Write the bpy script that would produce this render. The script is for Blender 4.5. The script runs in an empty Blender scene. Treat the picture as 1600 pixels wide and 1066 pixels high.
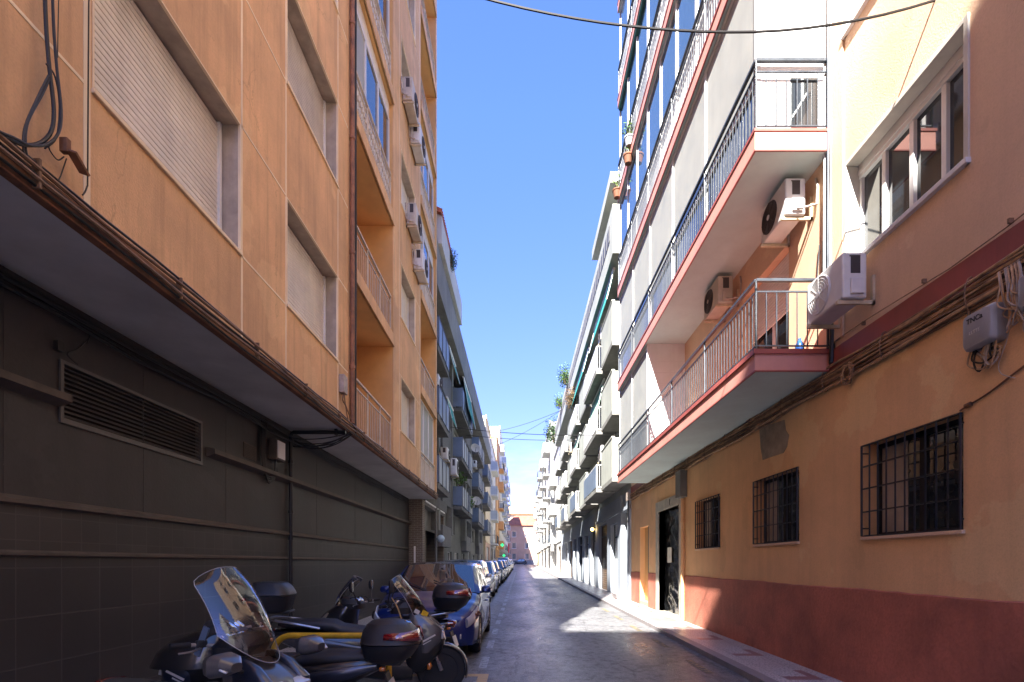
import bpy, bmesh, math, random
from mathutils import Vector, Matrix, Euler
random.seed(7)
R = math.radians
V = Vector
EYE, FPX, CX, CY, SLOPE = 1.62, 800.0, 813.0, 879.3, 0.008   # eye height, focal length and vanishing point in photo pixels
def gz(y): return SLOPE * y                                    # the street climbs gently away from the camera
scene = bpy.context.scene
COL = scene.collection
ORIG = {}

# ------------------------------------------------------------------ materials
def newmat(name):
    m = bpy.data.materials.new(name); m.use_nodes = True
    nt = m.node_tree; nt.nodes.clear()
    out = nt.nodes.new('ShaderNodeOutputMaterial')
    b = nt.nodes.new('ShaderNodeBsdfPrincipled')
    nt.links.new(b.outputs[0], out.inputs[0])
    return m, nt, b
def nd(nt, typ, ins=None, **props):
    n = nt.nodes.new('ShaderNode' + typ)
    for k, v in props.items(): setattr(n, k, v)
    for k, v in (ins or {}).items():
        if isinstance(v, bpy.types.NodeSocket): nt.links.new(v, n.inputs[k])
        else: n.inputs[k].default_value = v
    return n
def rgba(c): return (c[0], c[1], c[2], 1.0)
def mixc(nt, fac, a, b, blend='MIX'):
    n = nt.nodes.new('ShaderNodeMix'); n.data_type = 'RGBA'; n.blend_type = blend
    for i, v in ((0, fac), (6, a), (7, b)):
        if isinstance(v, bpy.types.NodeSocket): nt.links.new(v, n.inputs[i])
        elif i == 0: n.inputs[0].default_value = v
        else: n.inputs[i].default_value = rgba(v)
    return n.outputs[2]
def ramp(nt, src, lo, hi):
    n = nt.nodes.new('ShaderNodeMapRange'); nt.links.new(src, n.inputs[0])
    n.inputs[1].default_value = lo; n.inputs[2].default_value = hi; n.clamp = True
    return n.outputs[0]
def mth(nt, op, a, b=0.0):
    n = nt.nodes.new('ShaderNodeMath'); n.operation = op
    for i, v in ((0, a), (1, b)):
        if isinstance(v, bpy.types.NodeSocket): nt.links.new(v, n.inputs[i])
        else: n.inputs[i].default_value = v
    return n.outputs[0]
def coords(nt, world=True):
    if world:
        return nt.nodes.new('ShaderNodeNewGeometry').outputs['Position']
    return nt.nodes.new('ShaderNodeTexCoord').outputs['Object']
def mapped(nt, co, sc):
    return nd(nt, 'Mapping', {0: co, 3: sc}).outputs[0]
def setb(b, col=None, rough=.6, metal=0.0, spec=.5, coat=0.0):
    if col is not None: b.inputs['Base Color'].default_value = rgba(col)
    b.inputs['Roughness'].default_value = rough
    b.inputs['Metallic'].default_value = metal
    b.inputs['Specular IOR Level'].default_value = spec
    b.inputs['Coat Weight'].default_value = coat
    b.inputs['Coat Roughness'].default_value = .03
def surf(name, col, rough=.6, metal=0.0, spec=.5, var=.12, vs=1.2, streak=0.0, bump=0.0, bs=90., coat=0.0, dirt=None, grain=0.0):
    """one all-purpose worn surface: blotches, vertical rain streaks, fine grain"""
    m, nt, b = newmat(name); setb(b, col, rough, metal, spec, coat)
    co = coords(nt)
    c = None
    n1 = nd(nt, 'TexNoise', {'Vector': co, 'Scale': vs, 'Detail': 6., 'Roughness': .62})
    d = tuple(x * (1 - 2.2 * var) for x in col) if dirt is None else dirt
    l = tuple(min(.95, x * (1 + var)) for x in col)
    c = mixc(nt, ramp(nt, n1.outputs[0], .3, .7), d, l)
    if streak > 0:
        n2 = nd(nt, 'TexNoise', {'Vector': mapped(nt, co, (4., 4., .22)), 'Scale': 1.6, 'Detail': 5., 'Roughness': .7})
        f = mth(nt, 'MULTIPLY', ramp(nt, n2.outputs[0], .47, .74), streak)
        c = mixc(nt, f, c, tuple(x * .45 for x in col))
    if bump > .2:
        npz = nd(nt, 'TexNoise', {'Vector': co, 'Scale': .85, 'Detail': 5., 'Roughness': .55})
        c = mixc(nt, mth(nt, 'MULTIPLY', ramp(nt, npz.outputs[0], .60, .615), .22), c, tuple(min(.95, x * 1.5) for x in col))
        c = mixc(nt, mth(nt, 'MULTIPLY', mth(nt, 'SUBTRACT', 1., ramp(nt, npz.outputs[0], .355, .375)), .2), c, tuple(x * .55 for x in col))
    if streak > .3:
        vc = nd(nt, 'TexVoronoi', {'Vector': mapped(nt, co, (1., 1., .7)), 'Scale': .45}, feature='DISTANCE_TO_EDGE')
        wn = nd(nt, 'TexNoise', {'Vector': co, 'Scale': 2.4, 'Detail': 7., 'Roughness': .65})
        e = mth(nt, 'ABSOLUTE', mth(nt, 'ADD', vc.outputs[0], mth(nt, 'MULTIPLY', mth(nt, 'SUBTRACT', wn.outputs[0], .5), .16)))
        cr = mth(nt, 'MULTIPLY', mth(nt, 'SUBTRACT', 1., ramp(nt, e, 0., .004)), ramp(nt, n1.outputs[0], .42, .55))
        c = mixc(nt, mth(nt, 'MULTIPLY', cr, .4), c, tuple(x * .35 for x in col))
    if grain > 0:
        n3 = nd(nt, 'TexNoise', {'Vector': co, 'Scale': bs * 1.3, 'Detail': 2.})
        c = mixc(nt, mth(nt, 'MULTIPLY', ramp(nt, n3.outputs[0], .42, .75), grain), c, tuple(x * .5 for x in col))
    nt.links.new(c, b.inputs['Base Color'])
    if rough > .08:
        rr = nd(nt, 'MapRange', {0: n1.outputs[0], 1: .3, 2: .7, 3: max(.02, rough - .08), 4: min(1., rough + .08)})
        nt.links.new(rr.outputs[0], b.inputs['Roughness'])
    if bump > 0:
        nb = nd(nt, 'TexNoise', {'Vector': co, 'Scale': bs, 'Detail': 4., 'Roughness': .6})
        bp = nd(nt, 'Bump', {'Height': nb.outputs[0], 'Strength': bump, 'Distance': .01})
        nt.links.new(bp.outputs[0], b.inputs['Normal'])
    return m
def plain(name, col, rough=.5, metal=0., spec=.5, coat=0., emit=0.):
    m, nt, b = newmat(name); setb(b, col, rough, metal, spec, coat)
    co = coords(nt, False)
    n1 = nd(nt, 'TexNoise', {'Vector': co, 'Scale': 7., 'Detail': 4.})
    c = mixc(nt, ramp(nt, n1.outputs[0], .3, .7), tuple(x * .86 for x in col), tuple(min(.95, x * 1.06) for x in col))
    nt.links.new(c, b.inputs['Base Color'])
    if rough > .1:
        rr = nd(nt, 'MapRange', {0: n1.outputs[0], 1: .3, 2: .7, 3: rough * .85, 4: min(1., rough * 1.15)})
        nt.links.new(rr.outputs[0], b.inputs['Roughness'])
    if emit > 0:
        b.inputs['Emission Color'].default_value = rgba(col); b.inputs['Emission Strength'].default_value = emit
    return m
def brickmat(name, col, col2, mortar, w, h, msize=.01, rough=.5, plane='yz', bump=.4, spec=.5, offset=.5, var=.25):
    m, nt, b = newmat(name); setb(b, col, rough, 0, spec)
    sep = nd(nt, 'SeparateXYZ', {0: coords(nt)})
    a = {'yz': (1, 2), 'xz': (0, 2), 'xy': (0, 1)}[plane]
    cb = nd(nt, 'CombineXYZ', {0: sep.outputs[a[0]], 1: sep.outputs[a[1]], 2: 0.})
    br = nd(nt, 'TexBrick', {'Vector': cb.outputs[0], 'Color1': rgba(col), 'Color2': rgba(col2), 'Mortar': rgba(mortar), 'Scale': 1., 'Mortar Size': msize,
                             'Mortar Smooth': .3, 'Bias': 0., 'Brick Width': w, 'Row Height': h}, offset=offset)
    n1 = nd(nt, 'TexNoise', {'Vector': coords(nt), 'Scale': 1.3, 'Detail': 6.})
    c = mixc(nt, mth(nt, 'MULTIPLY', ramp(nt, n1.outputs[0], .4, .75), var), br.outputs[0], tuple(x * .4 for x in col))
    nt.links.new(c, b.inputs['Base Color'])
    bp = nd(nt, 'Bump', {'Height': br.outputs['Fac'], 'Strength': bump, 'Distance': -.01})
    nt.links.new(bp.outputs[0], b.inputs['Normal'])
    return m
def clearglass(name, tint=(.95, .97, .97), base=.06):
    m = bpy.data.materials.new(name); m.use_nodes = True
    nt = m.node_tree; nt.nodes.clear()
    out = nt.nodes.new('ShaderNodeOutputMaterial')
    tr = nd(nt, 'BsdfTransparent', {0: rgba(tint)})
    gl = nd(nt, 'BsdfGlossy', {0: (1, 1, 1, 1), 'Roughness': .015})
    fr = nd(nt, 'Fresnel', {0: 1.5})
    f = mth(nt, 'ADD', mth(nt, 'MULTIPLY', fr.outputs[0], 1.), base)
    mx = nd(nt, 'MixShader', {0: f, 1: tr.outputs[0], 2: gl.outputs[0]})
    nt.links.new(mx.outputs[0], out.inputs[0])
    return m

M = {}
M['terracotta'] = surf('terracotta_render', (.74, .455, .235), .85, var=.13, vs=.8, streak=.5, bump=.35, bs=60, grain=.22)
M['terracotta_in'] = surf('bounce_yellowed_terracotta', (.72, .42, .17), .85, var=.10, vs=1., bump=.2, bs=70, grain=.1)  # same terracotta, with the yellow of bounced light put into its colour
M['groove'] = surf('cream_joint', (.90, .72, .49), .8, var=.1)
M['reveal'] = surf('grey_stone_reveal', (.45, .38, .31), .7, var=.14, vs=4, streak=.3, bump=.1)
M['shutter'] = surf('ivory_shutter', (.76, .71, .63), .5, var=.07, vs=2.5, streak=.25)
M['shutter_grey'] = surf('dusty_grey_shutter', (.56, .51, .45), .6, var=.1, vs=2.5, streak=.3)
M['fascia'] = surf('rust_brown_fascia', (.26, .12, .06), .8, var=.3, vs=3, streak=.4, bump=.2, bs=40)
M['soffit'] = surf('grey_soffit', (.60, .60, .58), .8, var=.12, vs=1., bump=.08, bs=60)
M['darkwall'] = surf('charcoal_render', (.040, .037, .037), .62, var=.22, vs=1.6, streak=.3, bump=.25, bs=30)
M['darktile'] = brickmat('charcoal_tile', (.033, .032, .034), (.044, .041, .041), (.062, .058, .057), .4, .395, .006, .5, 'yz', .25, .4, 0., .3)
M['darktile_small'] = brickmat('charcoal_small_tile', (.040, .036, .035), (.05, .045, .043), (.065, .06, .056), .2, .2, .005, .55, 'yz', .2, .4, 0., .4)
M['ledge'] = surf('brown_grey_ledge', (.092, .076, .062), .7, var=.2, vs=5)
M['ventgrey'] = surf('grey_vent_metal', (.10, .094, .088), .5, var=.12, vs=5)
M['black'] = plain('black_plastic', (.014, .014, .016), .42)
M['blackcable'] = surf('black_cable', (.016, .015, .015), .5, var=.2)
M['browncable'] = surf('tan_cable', (.50, .31, .17), .7, var=.25, vs=8)
M['browncable2'] = surf('brown_cable', (.24, .14, .08), .7, var=.25, vs=8)
M['greycable'] = surf('pale_grey_cable', (.45, .38, .33), .6, var=.2, vs=9)
M['copper'] = surf('painted_pipe', (.30, .13, .065), .6, var=.25, vs=6, streak=.3)
M['cream_metal'] = surf('cream_railing_paint', (.62, .52, .40), .55, var=.1, vs=6)
M['white_alu'] = surf('white_aluminium', (.74, .74, .73), .35, var=.04, vs=3)
M['white_panel'] = surf('white_panel', (.80, .80, .79), .45, var=.04, vs=2, streak=.08)
M['blind'] = surf('pale_grey_blind', (.36, .37, .355), .6, var=.06, vs=2, streak=.12)
M['pane'] = plain('dark_window_glass', (.03, .035, .04), .03, spec=.9)
M['pane_blue'] = plain('sky_tinted_glass', (.06, .11, .19), .03, spec=1.)  # blue of the reflected sky is put into the base colour
M['interior'] = surf('dark_interior', (.03, .025, .02), .9, var=.3)
M['peach'] = surf('peach_render', (.86, .52, .26), .85, var=.08, vs=.7, streak=.16, bump=.45, bs=55, grain=.22)
M['peach_up'] = surf('pale_peach_render', (.75, .52, .35), .85, var=.07, vs=.7, streak=.14, bump=.4, bs=55, grain=.2)
M['dado'] = surf('oxblood_stucco', (.50, .165, .105), .75, var=.2, vs=1.3, streak=.2, bump=1.0, bs=24, grain=.3)
M['redband'] = surf('red_painted_band', (.29, .065, .055), .55, var=.14, vs=2, streak=.3)
M['pink'] = surf('salmon_slab_paint', (.66, .30, .24), .5, var=.07, vs=2, streak=.1)
M['pink_dark'] = surf('red_slab_lip', (.38, .095, .075), .5, var=.1, vs=2)
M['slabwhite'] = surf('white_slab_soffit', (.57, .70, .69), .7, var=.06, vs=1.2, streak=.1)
M['railgrey'] = surf('grey_steel_railing', (.05, .06, .075), .45, metal=.2, var=.12, vs=8)
M['iron'] = surf('black_iron_bars', (.022, .022, .026), .45, metal=.2, var=.2, vs=9)
M['stonejamb'] = surf('grey_granite_jamb', (.50, .47, .39), .6, var=.15, vs=5, bump=.1)
M['cement'] = surf('bare_cement_patch', (.33, .265, .19), .9, var=.2, vs=6, bump=.5, bs=40)
M['acwhite'] = surf('air_conditioner_casing', (.68, .68, .68), .45, var=.06, vs=4, streak=.12)
M['acbeige'] = surf('aged_air_conditioner_casing', (.56, .50, .42), .5, var=.1, vs=4, streak=.2)
M['acgrille'] = plain('dark_fan_grille', (.055, .045, .045), .5)
M['bracket'] = surf('cream_bracket', (.58, .48, .33), .5, var=.12, vs=8)
M['concrete'] = surf('grey_concrete', (.23, .225, .205), .85, var=.18, vs=.8, streak=.5, bump=.3, bs=35, grain=.2)
M['concrete_dark'] = surf('weathered_concrete', (.15, .145, .135), .85, var=.2, vs=1., streak=.5, bump=.3, bs=35)
M['greybox'] = surf('grey_slat_screen', (.155, .155, .155), .6, var=.12, vs=1.5, streak=.3)
M['bluepanel'] = surf('slate_blue_panel', (.15, .20, .28), .45, var=.1, vs=1.5, streak=.2)
M['teal'] = surf('teal_awning_cloth', (.02, .27, .25), .8, var=.1, vs=2)
M['greencloth'] = surf('pale_green_awning_cloth', (.24, .50, .34), .8, var=.1, vs=2)
M['darkgreen'] = surf('dark_green_awning_roll', (.02, .11, .085), .7, var=.1, vs=2)
M['brick'] = brickmat('grey_brown_brick', (.155, .125, .095), (.115, .095, .075), (.25, .22, .18), .22, .065, .012, .8, 'yz', .5)
M['brick_x'] = brickmat('grey_brown_brick_end', (.175, .14, .105), (.13, .105, .085), (.27, .24, .2), .22, .065, .012, .8, 'xz', .5)
M['sagewall'] = surf('sage_grey_render', (.38, .395, .35), .8, var=.08, vs=.8, streak=.3, bump=.2, bs=40)
M['sage_dark'] = surf('dark_slat_inset', (.085, .085, .09), .6, var=.2, vs=4)
M['whitewall'] = surf('white_render', (.56, .555, .53), .8, var=.06, vs=.8, streak=.2, bump=.15, bs=40)
M['creamwall'] = surf('cream_render', (.66, .55, .38), .8, var=.08, vs=.8, streak=.3, bump=.15, bs=40)
M['orangewall'] = surf('orange_render', (.60, .33, .14), .8, var=.08, vs=.8, streak=.3, bump=.15, bs=40)
M['pinkwall'] = surf('dusty_pink_render', (.50, .33, .25), .8, var=.08, vs=.5, streak=.2, bump=.15, bs=40)
M['greybase'] = surf('grey_stone_base', (.25, .25, .26), .8, var=.1, vs=.8)
M['rooftile'] = surf('red_roof_tiles', (.42, .13, .07), .8, var=.2, vs=1.2, bump=.8, bs=6)
M['roofgravel'] = surf('roof_gravel', (.3, .28, .25), .9, var=.15, vs=3)
M['bluewall'] = surf('pale_blue_wash', (.36, .40, .45), .7, var=.06, vs=1, streak=.15)
M['brownshutter'] = surf('brown_roller_shutter', (.16, .10, .06), .6, var=.2, vs=2)
M['greyshutter'] = surf('steel_roller_shutter', (.30, .31, .33), .45, metal=.4, var=.12, vs=2, streak=.2)
M['leaf'] = surf('fresh_leaf', (.10, .20, .03), .6, var=.35, vs=9)
M['leafdark'] = surf('dark_leaf', (.04, .09, .025), .6, var=.35, vs=9)
M['dry'] = surf('dry_brown_foliage', (.24, .15, .075), .8, var=.3, vs=9)
M['terracottapot'] = surf('terracotta_pot', (.20, .08, .04), .8, var=.15, vs=8)
M['greypot'] = surf('grey_plastic_pot', (.35, .37, .4), .6, var=.1, vs=8)
M['bark'] = surf('stem_bark', (.12, .08, .05), .9, var=.2, vs=9)
M['bluebottle'] = plain('blue_plastic', (.03, .12, .45), .3)
M['surround'] = surf('stone_window_surround', (.60, .57, .50), .7, var=.08, vs=3, streak=.15)
M['paper'] = plain('paper_notice', (.70, .68, .58), .7)
M['ink'] = plain('dark_lettering', (.02, .02, .025), .6)
M['palemark'] = plain('pale_lettering', (.62, .6, .56), .6)
M['yellow'] = surf('yellow_paint_steel', (.62, .36, .02), .4, var=.15, vs=7)
M['globe'] = plain('frosted_globe', (.45, .58, .66), .25)
M['greenlit'] = plain('green_lit_sign', (.03, .70, .22), .5, emit=.35)
M['redsign'] = plain('red_sign', (.6, .03, .05), .5)
M['lampwarm'] = plain('warm_lit_lamp', (1., .62, .15), .5, emit=3.)

# asphalt: polished wheel tracks, tar blotches, aggregate
def asphalt():
    m, nt, b = newmat('worn_asphalt'); co = coords(nt)
    big = nd(nt, 'TexNoise', {'Vector': mapped(nt, co, (1., .35, 1.)), 'Scale': 1.1, 'Detail': 7., 'Roughness': .65})
    agg = nd(nt, 'TexVoronoi', {'Vector': co, 'Scale': 52.}, voronoi_dimensions='2D')
    spk = nd(nt, 'TexNoise', {'Vector': co, 'Scale': 38., 'Detail': 3., 'Roughness': .7})
    tar = nd(nt, 'TexNoise', {'Vector': mapped(nt, co, (1., .8, 1.)), 'Scale': 2.6, 'Detail': 5., 'Roughness': .75})
    sep = nd(nt, 'SeparateXYZ', {0: co})
    c = mixc(nt, ramp(nt, big.outputs[0], .3, .7), (.075, .075, .08), (.155, .154, .158))
    c = mixc(nt, mth(nt, 'MULTIPLY', ramp(nt, agg.outputs[0], .1, .6), .45), c, (.28, .28, .28))
    mid = nd(nt, 'TexNoise', {'Vector': mapped(nt, co, (1., .7, 1.)), 'Scale': 9., 'Detail': 5., 'Roughness': .7})
    c = mixc(nt, mth(nt, 'MULTIPLY', ramp(nt, mid.outputs[0], .50, .66), .6), c, (.04, .04, .044)); c = mixc(nt, mth(nt, 'MULTIPLY', mth(nt, 'SUBTRACT', 1., ramp(nt, mid.outputs[0], .34, .48)), .35), c, (.24, .24, .245))
    c = mixc(nt, mth(nt, 'MULTIPLY', ramp(nt, spk.outputs[0], .55, .70), .7), c, (.03, .03, .033)); c = mixc(nt, mth(nt, 'MULTIPLY', mth(nt, 'SUBTRACT', 1., ramp(nt, spk.outputs[0], .30, .42)), .5), c, (.30, .30, .31))
    c = mixc(nt, mth(nt, 'MULTIPLY', ramp(nt, tar.outputs[0], .60, .68), .65), c, (.018, .018, .022))
    crk = nd(nt, 'TexVoronoi', {'Vector': mapped(nt, co, (1., .6, 1.)), 'Scale': .55}, feature='DISTANCE_TO_EDGE')
    wob = nd(nt, 'TexNoise', {'Vector': co, 'Scale': 3., 'Detail': 6.})
    cr = mth(nt, 'ADD', crk.outputs[0], mth(nt, 'MULTIPLY', mth(nt, 'SUBTRACT', wob.outputs[0], .5), .10))
    cf = mth(nt, 'SUBTRACT', 1., ramp(nt, mth(nt, 'ABSOLUTE', cr), .0, .012))
    c = mixc(nt, mth(nt, 'MULTIPLY', cf, .6), c, (.015, .015, .018))
    nt.links.new(c, b.inputs['Base Color'])
    tr = mth(nt, 'SINE', mth(nt, 'ADD', mth(nt, 'MULTIPLY', sep.outputs[0], 3.4), .2))
    rg = mth(nt, 'SUBTRACT', nd(nt, 'MapRange', {0: big.outputs[0], 1: .3, 2: .7, 3: .30, 4: .54}).outputs[0], mth(nt, 'MULTIPLY', tr, .07))
    rg = mth(nt, 'ADD', rg, mth(nt, 'MULTIPLY', mth(nt, 'SUBTRACT', mid.outputs[0], .5), .35)); nt.links.new(rg, b.inputs['Roughness']); b.inputs['Specular IOR Level'].default_value = .42
    bp = nd(nt, 'Bump', {'Height': agg.outputs[0], 'Strength': .5, 'Distance': .008})
    bp2 = nd(nt, 'Bump', {'Height': big.outputs[0], 'Strength': .2, 'Distance': .03, 'Normal': bp.outputs[0]})
    nt.links.new(bp2.outputs[0], b.inputs['Normal'])
    return m
M['asphalt'] = asphalt()
def pavement():
    m, nt, b = newmat('speckled_pavement_tiles'); co = coords(nt)
    sep = nd(nt, 'SeparateXYZ', {0: co}); x, y = sep.outputs[0], sep.outputs[1]
    vo = nd(nt, 'TexVoronoi', {'Vector': co, 'Scale': 22.}, voronoi_dimensions='2D')
    n1 = nd(nt, 'TexNoise', {'Vector': co, 'Scale': 2., 'Detail': 5.})
    c = mixc(nt, ramp(nt, n1.outputs[0], .3, .7), (.42, .385, .375), (.56, .525, .51))
    c = mixc(nt, mth(nt, 'MULTIPLY', mth(nt, 'SUBTRACT', 1., ramp(nt, vo.outputs[0], .16, .27)), .8), c, (.09, .08, .085))
    # red bars set into the tiles, one long and one short every 1.6 m
    fy = mth(nt, 'FRACT', mth(nt, 'DIVIDE', y, 1.6))
    def band(s, lo, hi): return mth(nt, 'MULTIPLY', mth(nt, 'GREATER_THAN', s, lo), mth(nt, 'LESS_THAN', s, hi))
    r1 = mth(nt, 'MULTIPLY', band(fy, .05, .17), band(x, 3.40, 3.86))
    r2 = mth(nt, 'MULTIPLY', band(fy, .17, .40), band(x, 3.74, 3.86))
    c = mixc(nt, mth(nt, 'MULTIPLY', mth(nt, 'MAXIMUM', r1, r2), .8), c, (.24, .075, .07))
    jy = mth(nt, 'LESS_THAN', mth(nt, 'ABSOLUTE', mth(nt, 'SUBTRACT', mth(nt, 'FRACT', mth(nt, 'DIVIDE', y, .4)), .5)), .012)
    jx = mth(nt, 'LESS_THAN', mth(nt, 'ABSOLUTE', mth(nt, 'SUBTRACT', mth(nt, 'FRACT', mth(nt, 'DIVIDE', x, .4)), .5)), .012)
    c = mixc(nt, mth(nt, 'MULTIPLY', mth(nt, 'MAXIMUM', jx, jy), .6), c, (.12, .11, .1))
    nt.links.new(c, b.inputs['Base Color'])
    rr = nd(nt, 'MapRange', {0: n1.outputs[0], 1: .3, 2: .7, 3: .28, 4: .5}); nt.links.new(rr.outputs[0], b.inputs['Roughness'])
    bp = nd(nt, 'Bump', {'Height': vo.outputs[0], 'Strength': .15, 'Distance': .004}); nt.links.new(bp.outputs[0], b.inputs['Normal'])
    return m
M['pavement'] = pavement()
M['kerb'] = surf('granite_kerb', (.30, .27, .27), .5, var=.15, vs=4, bump=.15, grain=.4, bs=60)
def wornpaint(name, col, keep):
    m, nt, b = newmat(name); co = coords(nt); setb(b, col, .55)
    n = nd(nt, 'TexNoise', {'Vector': co, 'Scale': 14., 'Detail': 6., 'Roughness': .7})
    c = mixc(nt, ramp(nt, n.outputs[0], keep, keep + .12), col, (.07, .07, .075))
    nt.links.new(c, b.inputs['Base Color']); return m
M['whiteline'] = wornpaint('worn_white_line', (.34, .36, .40), .5)
M['yellowline'] = wornpaint('worn_yellow_line', (.48, .33, .14), .56)
M['yellowfaint'] = wornpaint('faded_yellow_line', (.30, .24, .12), .44)

# ------------------------------------------------------------------ mesh builder
class MB:
    def __init__(s): s.v = []; s.f = []; s.m = []
    def add(s, pts, faces, m=0):
        o = len(s.v); s.v += [V(p) for p in pts]
        for f in faces: s.f.append([o + i for i in f]); s.m.append(m)
        return s
    def quad(s, a, b, c, d, m=0): return s.add([a, b, c, d], [(0, 1, 2, 3)], m)
    def box(s, x0, x1, y0, y1, z0, z1, m=0):
        p = [(x, y, z) for z in (z0, z1) for y in (y0, y1) for x in (x0, x1)]
        return s.add(p, [(0, 2, 3, 1), (4, 5, 7, 6), (0, 1, 5, 4), (2, 6, 7, 3), (0, 4, 6, 2), (1, 3, 7, 5)], m)
    def obox(s, c, size, rot=(0, 0, 0), m=0):
        E = Euler(rot).to_matrix(); h = V(size) / 2
        p = [V(c) + E @ V((x * h.x, y * h.y, z * h.z)) for z in (-1, 1) for y in (-1, 1) for x in (-1, 1)]
        return s.add(p, [(0, 2, 3, 1), (4, 5, 7, 6), (0, 1, 5, 4), (2, 6, 7, 3), (0, 4, 6, 2), (1, 3, 7, 5)], m)
    def loft(s, rings, m=0, closed=True, caps=True):
        o = len(s.v); n = len(rings[0])
        for r in rings: s.v += [V(p) for p in r]
        for k in range(len(rings) - 1):
            for i in range(n if closed else n - 1):
                j = (i + 1) % n
                s.f.append([o + k * n + i, o + k * n + j, o + (k + 1) * n + j, o + (k + 1) * n + i]); s.m.append(m)
        if caps and closed:
            s.f.append([o + i for i in range(n)][::-1]); s.m.append(m)
            s.f.append([o + (len(rings) - 1) * n + i for i in range(n)]); s.m.append(m)
        return s
    def tube(s, path, r, n=8, m=0, caps=True):
        path = [V(p) for p in path]; rs = r if isinstance(r, (list, tuple)) else [r] * len(path)
        up = None; rings = []
        for i, p in enumerate(path):
            t = (path[min(i + 1, len(path) - 1)] - path[max(i - 1, 0)])
            if t.length < 1e-9: t = V((0, 0, 1))
            t.normalize()
            if up is None: up = t.orthogonal().normalized()
            else:
                up = up - t * up.dot(t)
                up = up.normalized() if up.length > 1e-6 else t.orthogonal().normalized()
            w = t.cross(up)
            rings.append([p + (up * math.cos(2 * math.pi * k / n) + w * math.sin(2 * math.pi * k / n)) * rs[i] for k in range(n)])
        return s.loft(rings, m, True, caps)
    def cyl(s, a, b, r, n=16, m=0): return s.tube([a, b], r, n, m)
    def ring(s, c, axis, R0, r, n=28, k=8, m=0):
        c = V(c); ax = V(axis).normalized(); u = ax.orthogonal().normalized(); w = ax.cross(u)
        o = len(s.v)
        for i in range(n):
            a = 2 * math.pi * i / n; d = u * math.cos(a) + w * math.sin(a)
            for j in range(k):
                b = 2 * math.pi * j / k
                s.v.append(c + d * (R0 + r * math.cos(b)) + ax * (r * math.sin(b)))
        for i in range(n):
            for j in range(k):
                s.f.append([o + i * k + j, o + ((i + 1) % n) * k + j, o + ((i + 1) % n) * k + (j + 1) % k, o + i * k + (j + 1) % k]); s.m.append(m)
        return s
    def lathe(s, c, axis, prof, n=28, m=0):
        c = V(c); ax = V(axis).normalized(); u = ax.orthogonal().normalized(); w = ax.cross(u)
        rings = [[c + ax * h + (u * math.cos(2 * math.pi * k / n) + w * math.sin(2 * math.pi * k / n)) * max(r, 1e-4) for k in range(n)] for r, h in prof]
        return s.loft(rings, m, True, True)
    def prism(s, poly, ext, m=0):
        """polygon (list of points) extruded by vector"""
        n = len(poly); e = V(ext); a = [V(p) for p in poly]; b = [p + e for p in a]
        return s.add(a + b, [list(range(n))[::-1], [n + i for i in range(n)]] + [(i, (i + 1) % n, n + (i + 1) % n, n + i) for i in range(n)], m)
    def blob(s, profs, n=28, m=0, axis='z'):
        """superellipse rings: (h, cx, cy, hx, hy, exponent) stacked along an axis"""
        rings = []
        for h, cx, cy, hx, hy, e in profs:
            r = []
            for k in range(n):
                a = 2 * math.pi * k / n; ca, sa = math.cos(a), math.sin(a)
                px = cx + hx * math.copysign(abs(ca) ** (2 / e), ca); py = cy + hy * math.copysign(abs(sa) ** (2 / e), sa)
                r.append({'z': (px, py, h), 'x': (h, px, py), 'y': (px, h, py)}[axis])
            rings.append(r)
        return s.loft(rings, m)
    def grid(s, fn, nu, nv, m=0):
        o = len(s.v)
        for i in range(nu + 1):
            for j in range(nv + 1): s.v.append(V(fn(i / nu, j / nv)))
        for i in range(nu):
            for j in range(nv):
                a = o + i * (nv + 1) + j
                s.f.append([a, a + nv + 1, a + nv + 2, a + 1]); s.m.append(m)
        return s
    def xf(s, mat4):
        s.v = [mat4 @ p for p in s.v]; return s
    def build(s, name, mats, parent=None, smooth=True, bevel=0, seg=2, solid=0, sub=0, world=True, sharp=38):
        if not isinstance(mats, (list, tuple)): mats = [mats]
        off = ORIG.get(parent.name, V((0, 0, 0))) if (parent is not None and world) else V((0, 0, 0))
        me = bpy.data.meshes.new(name)
        me.from_pydata([tuple(p - off) for p in s.v], [], s.f)
        for m in mats: me.materials.append(M[m] if isinstance(m, str) else m)
        me.polygons.foreach_set('material_index', s.m)
        if smooth:
            me.polygons.foreach_set('use_smooth', [True] * len(me.polygons))
            me.set_sharp_from_angle(angle=R(sharp))
        me.update()
        o = bpy.data.objects.new(name, me); COL.objects.link(o)
        if parent is not None: o.parent = parent
        ORIG[o.name] = off
        if solid:
            md = o.modifiers.new('thickness', 'SOLIDIFY'); md.thickness = solid; md.offset = 0
        if bevel:
            md = o.modifiers.new('rounding', 'BEVEL'); md.width = bevel; md.segments = seg; md.limit_method = 'ANGLE'; md.angle_limit = R(40)
        if sub:
            md = o.modifiers.new('smooth', 'SUBSURF'); md.levels = sub; md.render_levels = sub
        return o
def tag(o, label, cat, group=None):
    o['label'] = label; o['category'] = cat
    if group: o['group'] = group
    return o
def thing(name, label, cat, loc=(0, 0, 0), rz=0., group=None):
    o = bpy.data.objects.new(name, None); COL.objects.link(o)
    o.location = loc; o.rotation_euler = (0, 0, rz); o.empty_display_size = .2
    ORIG[o.name] = V(loc)
    return tag(o, label, cat, group)
def struct(o): o['kind'] = 'structure'; return o
def dup(root, loc, rz, label, scale=None):
    r = root.copy(); COL.objects.link(r); r.location = loc; r.rotation_euler = (0, 0, rz); r['label'] = label
    if scale: r.scale = scale
    for ch in list(root.children):
        c = ch.copy(); COL.objects.link(c); c.parent = r
        for g in ch.children:
            d = g.copy(); COL.objects.link(d); d.parent = c
    return r
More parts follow.
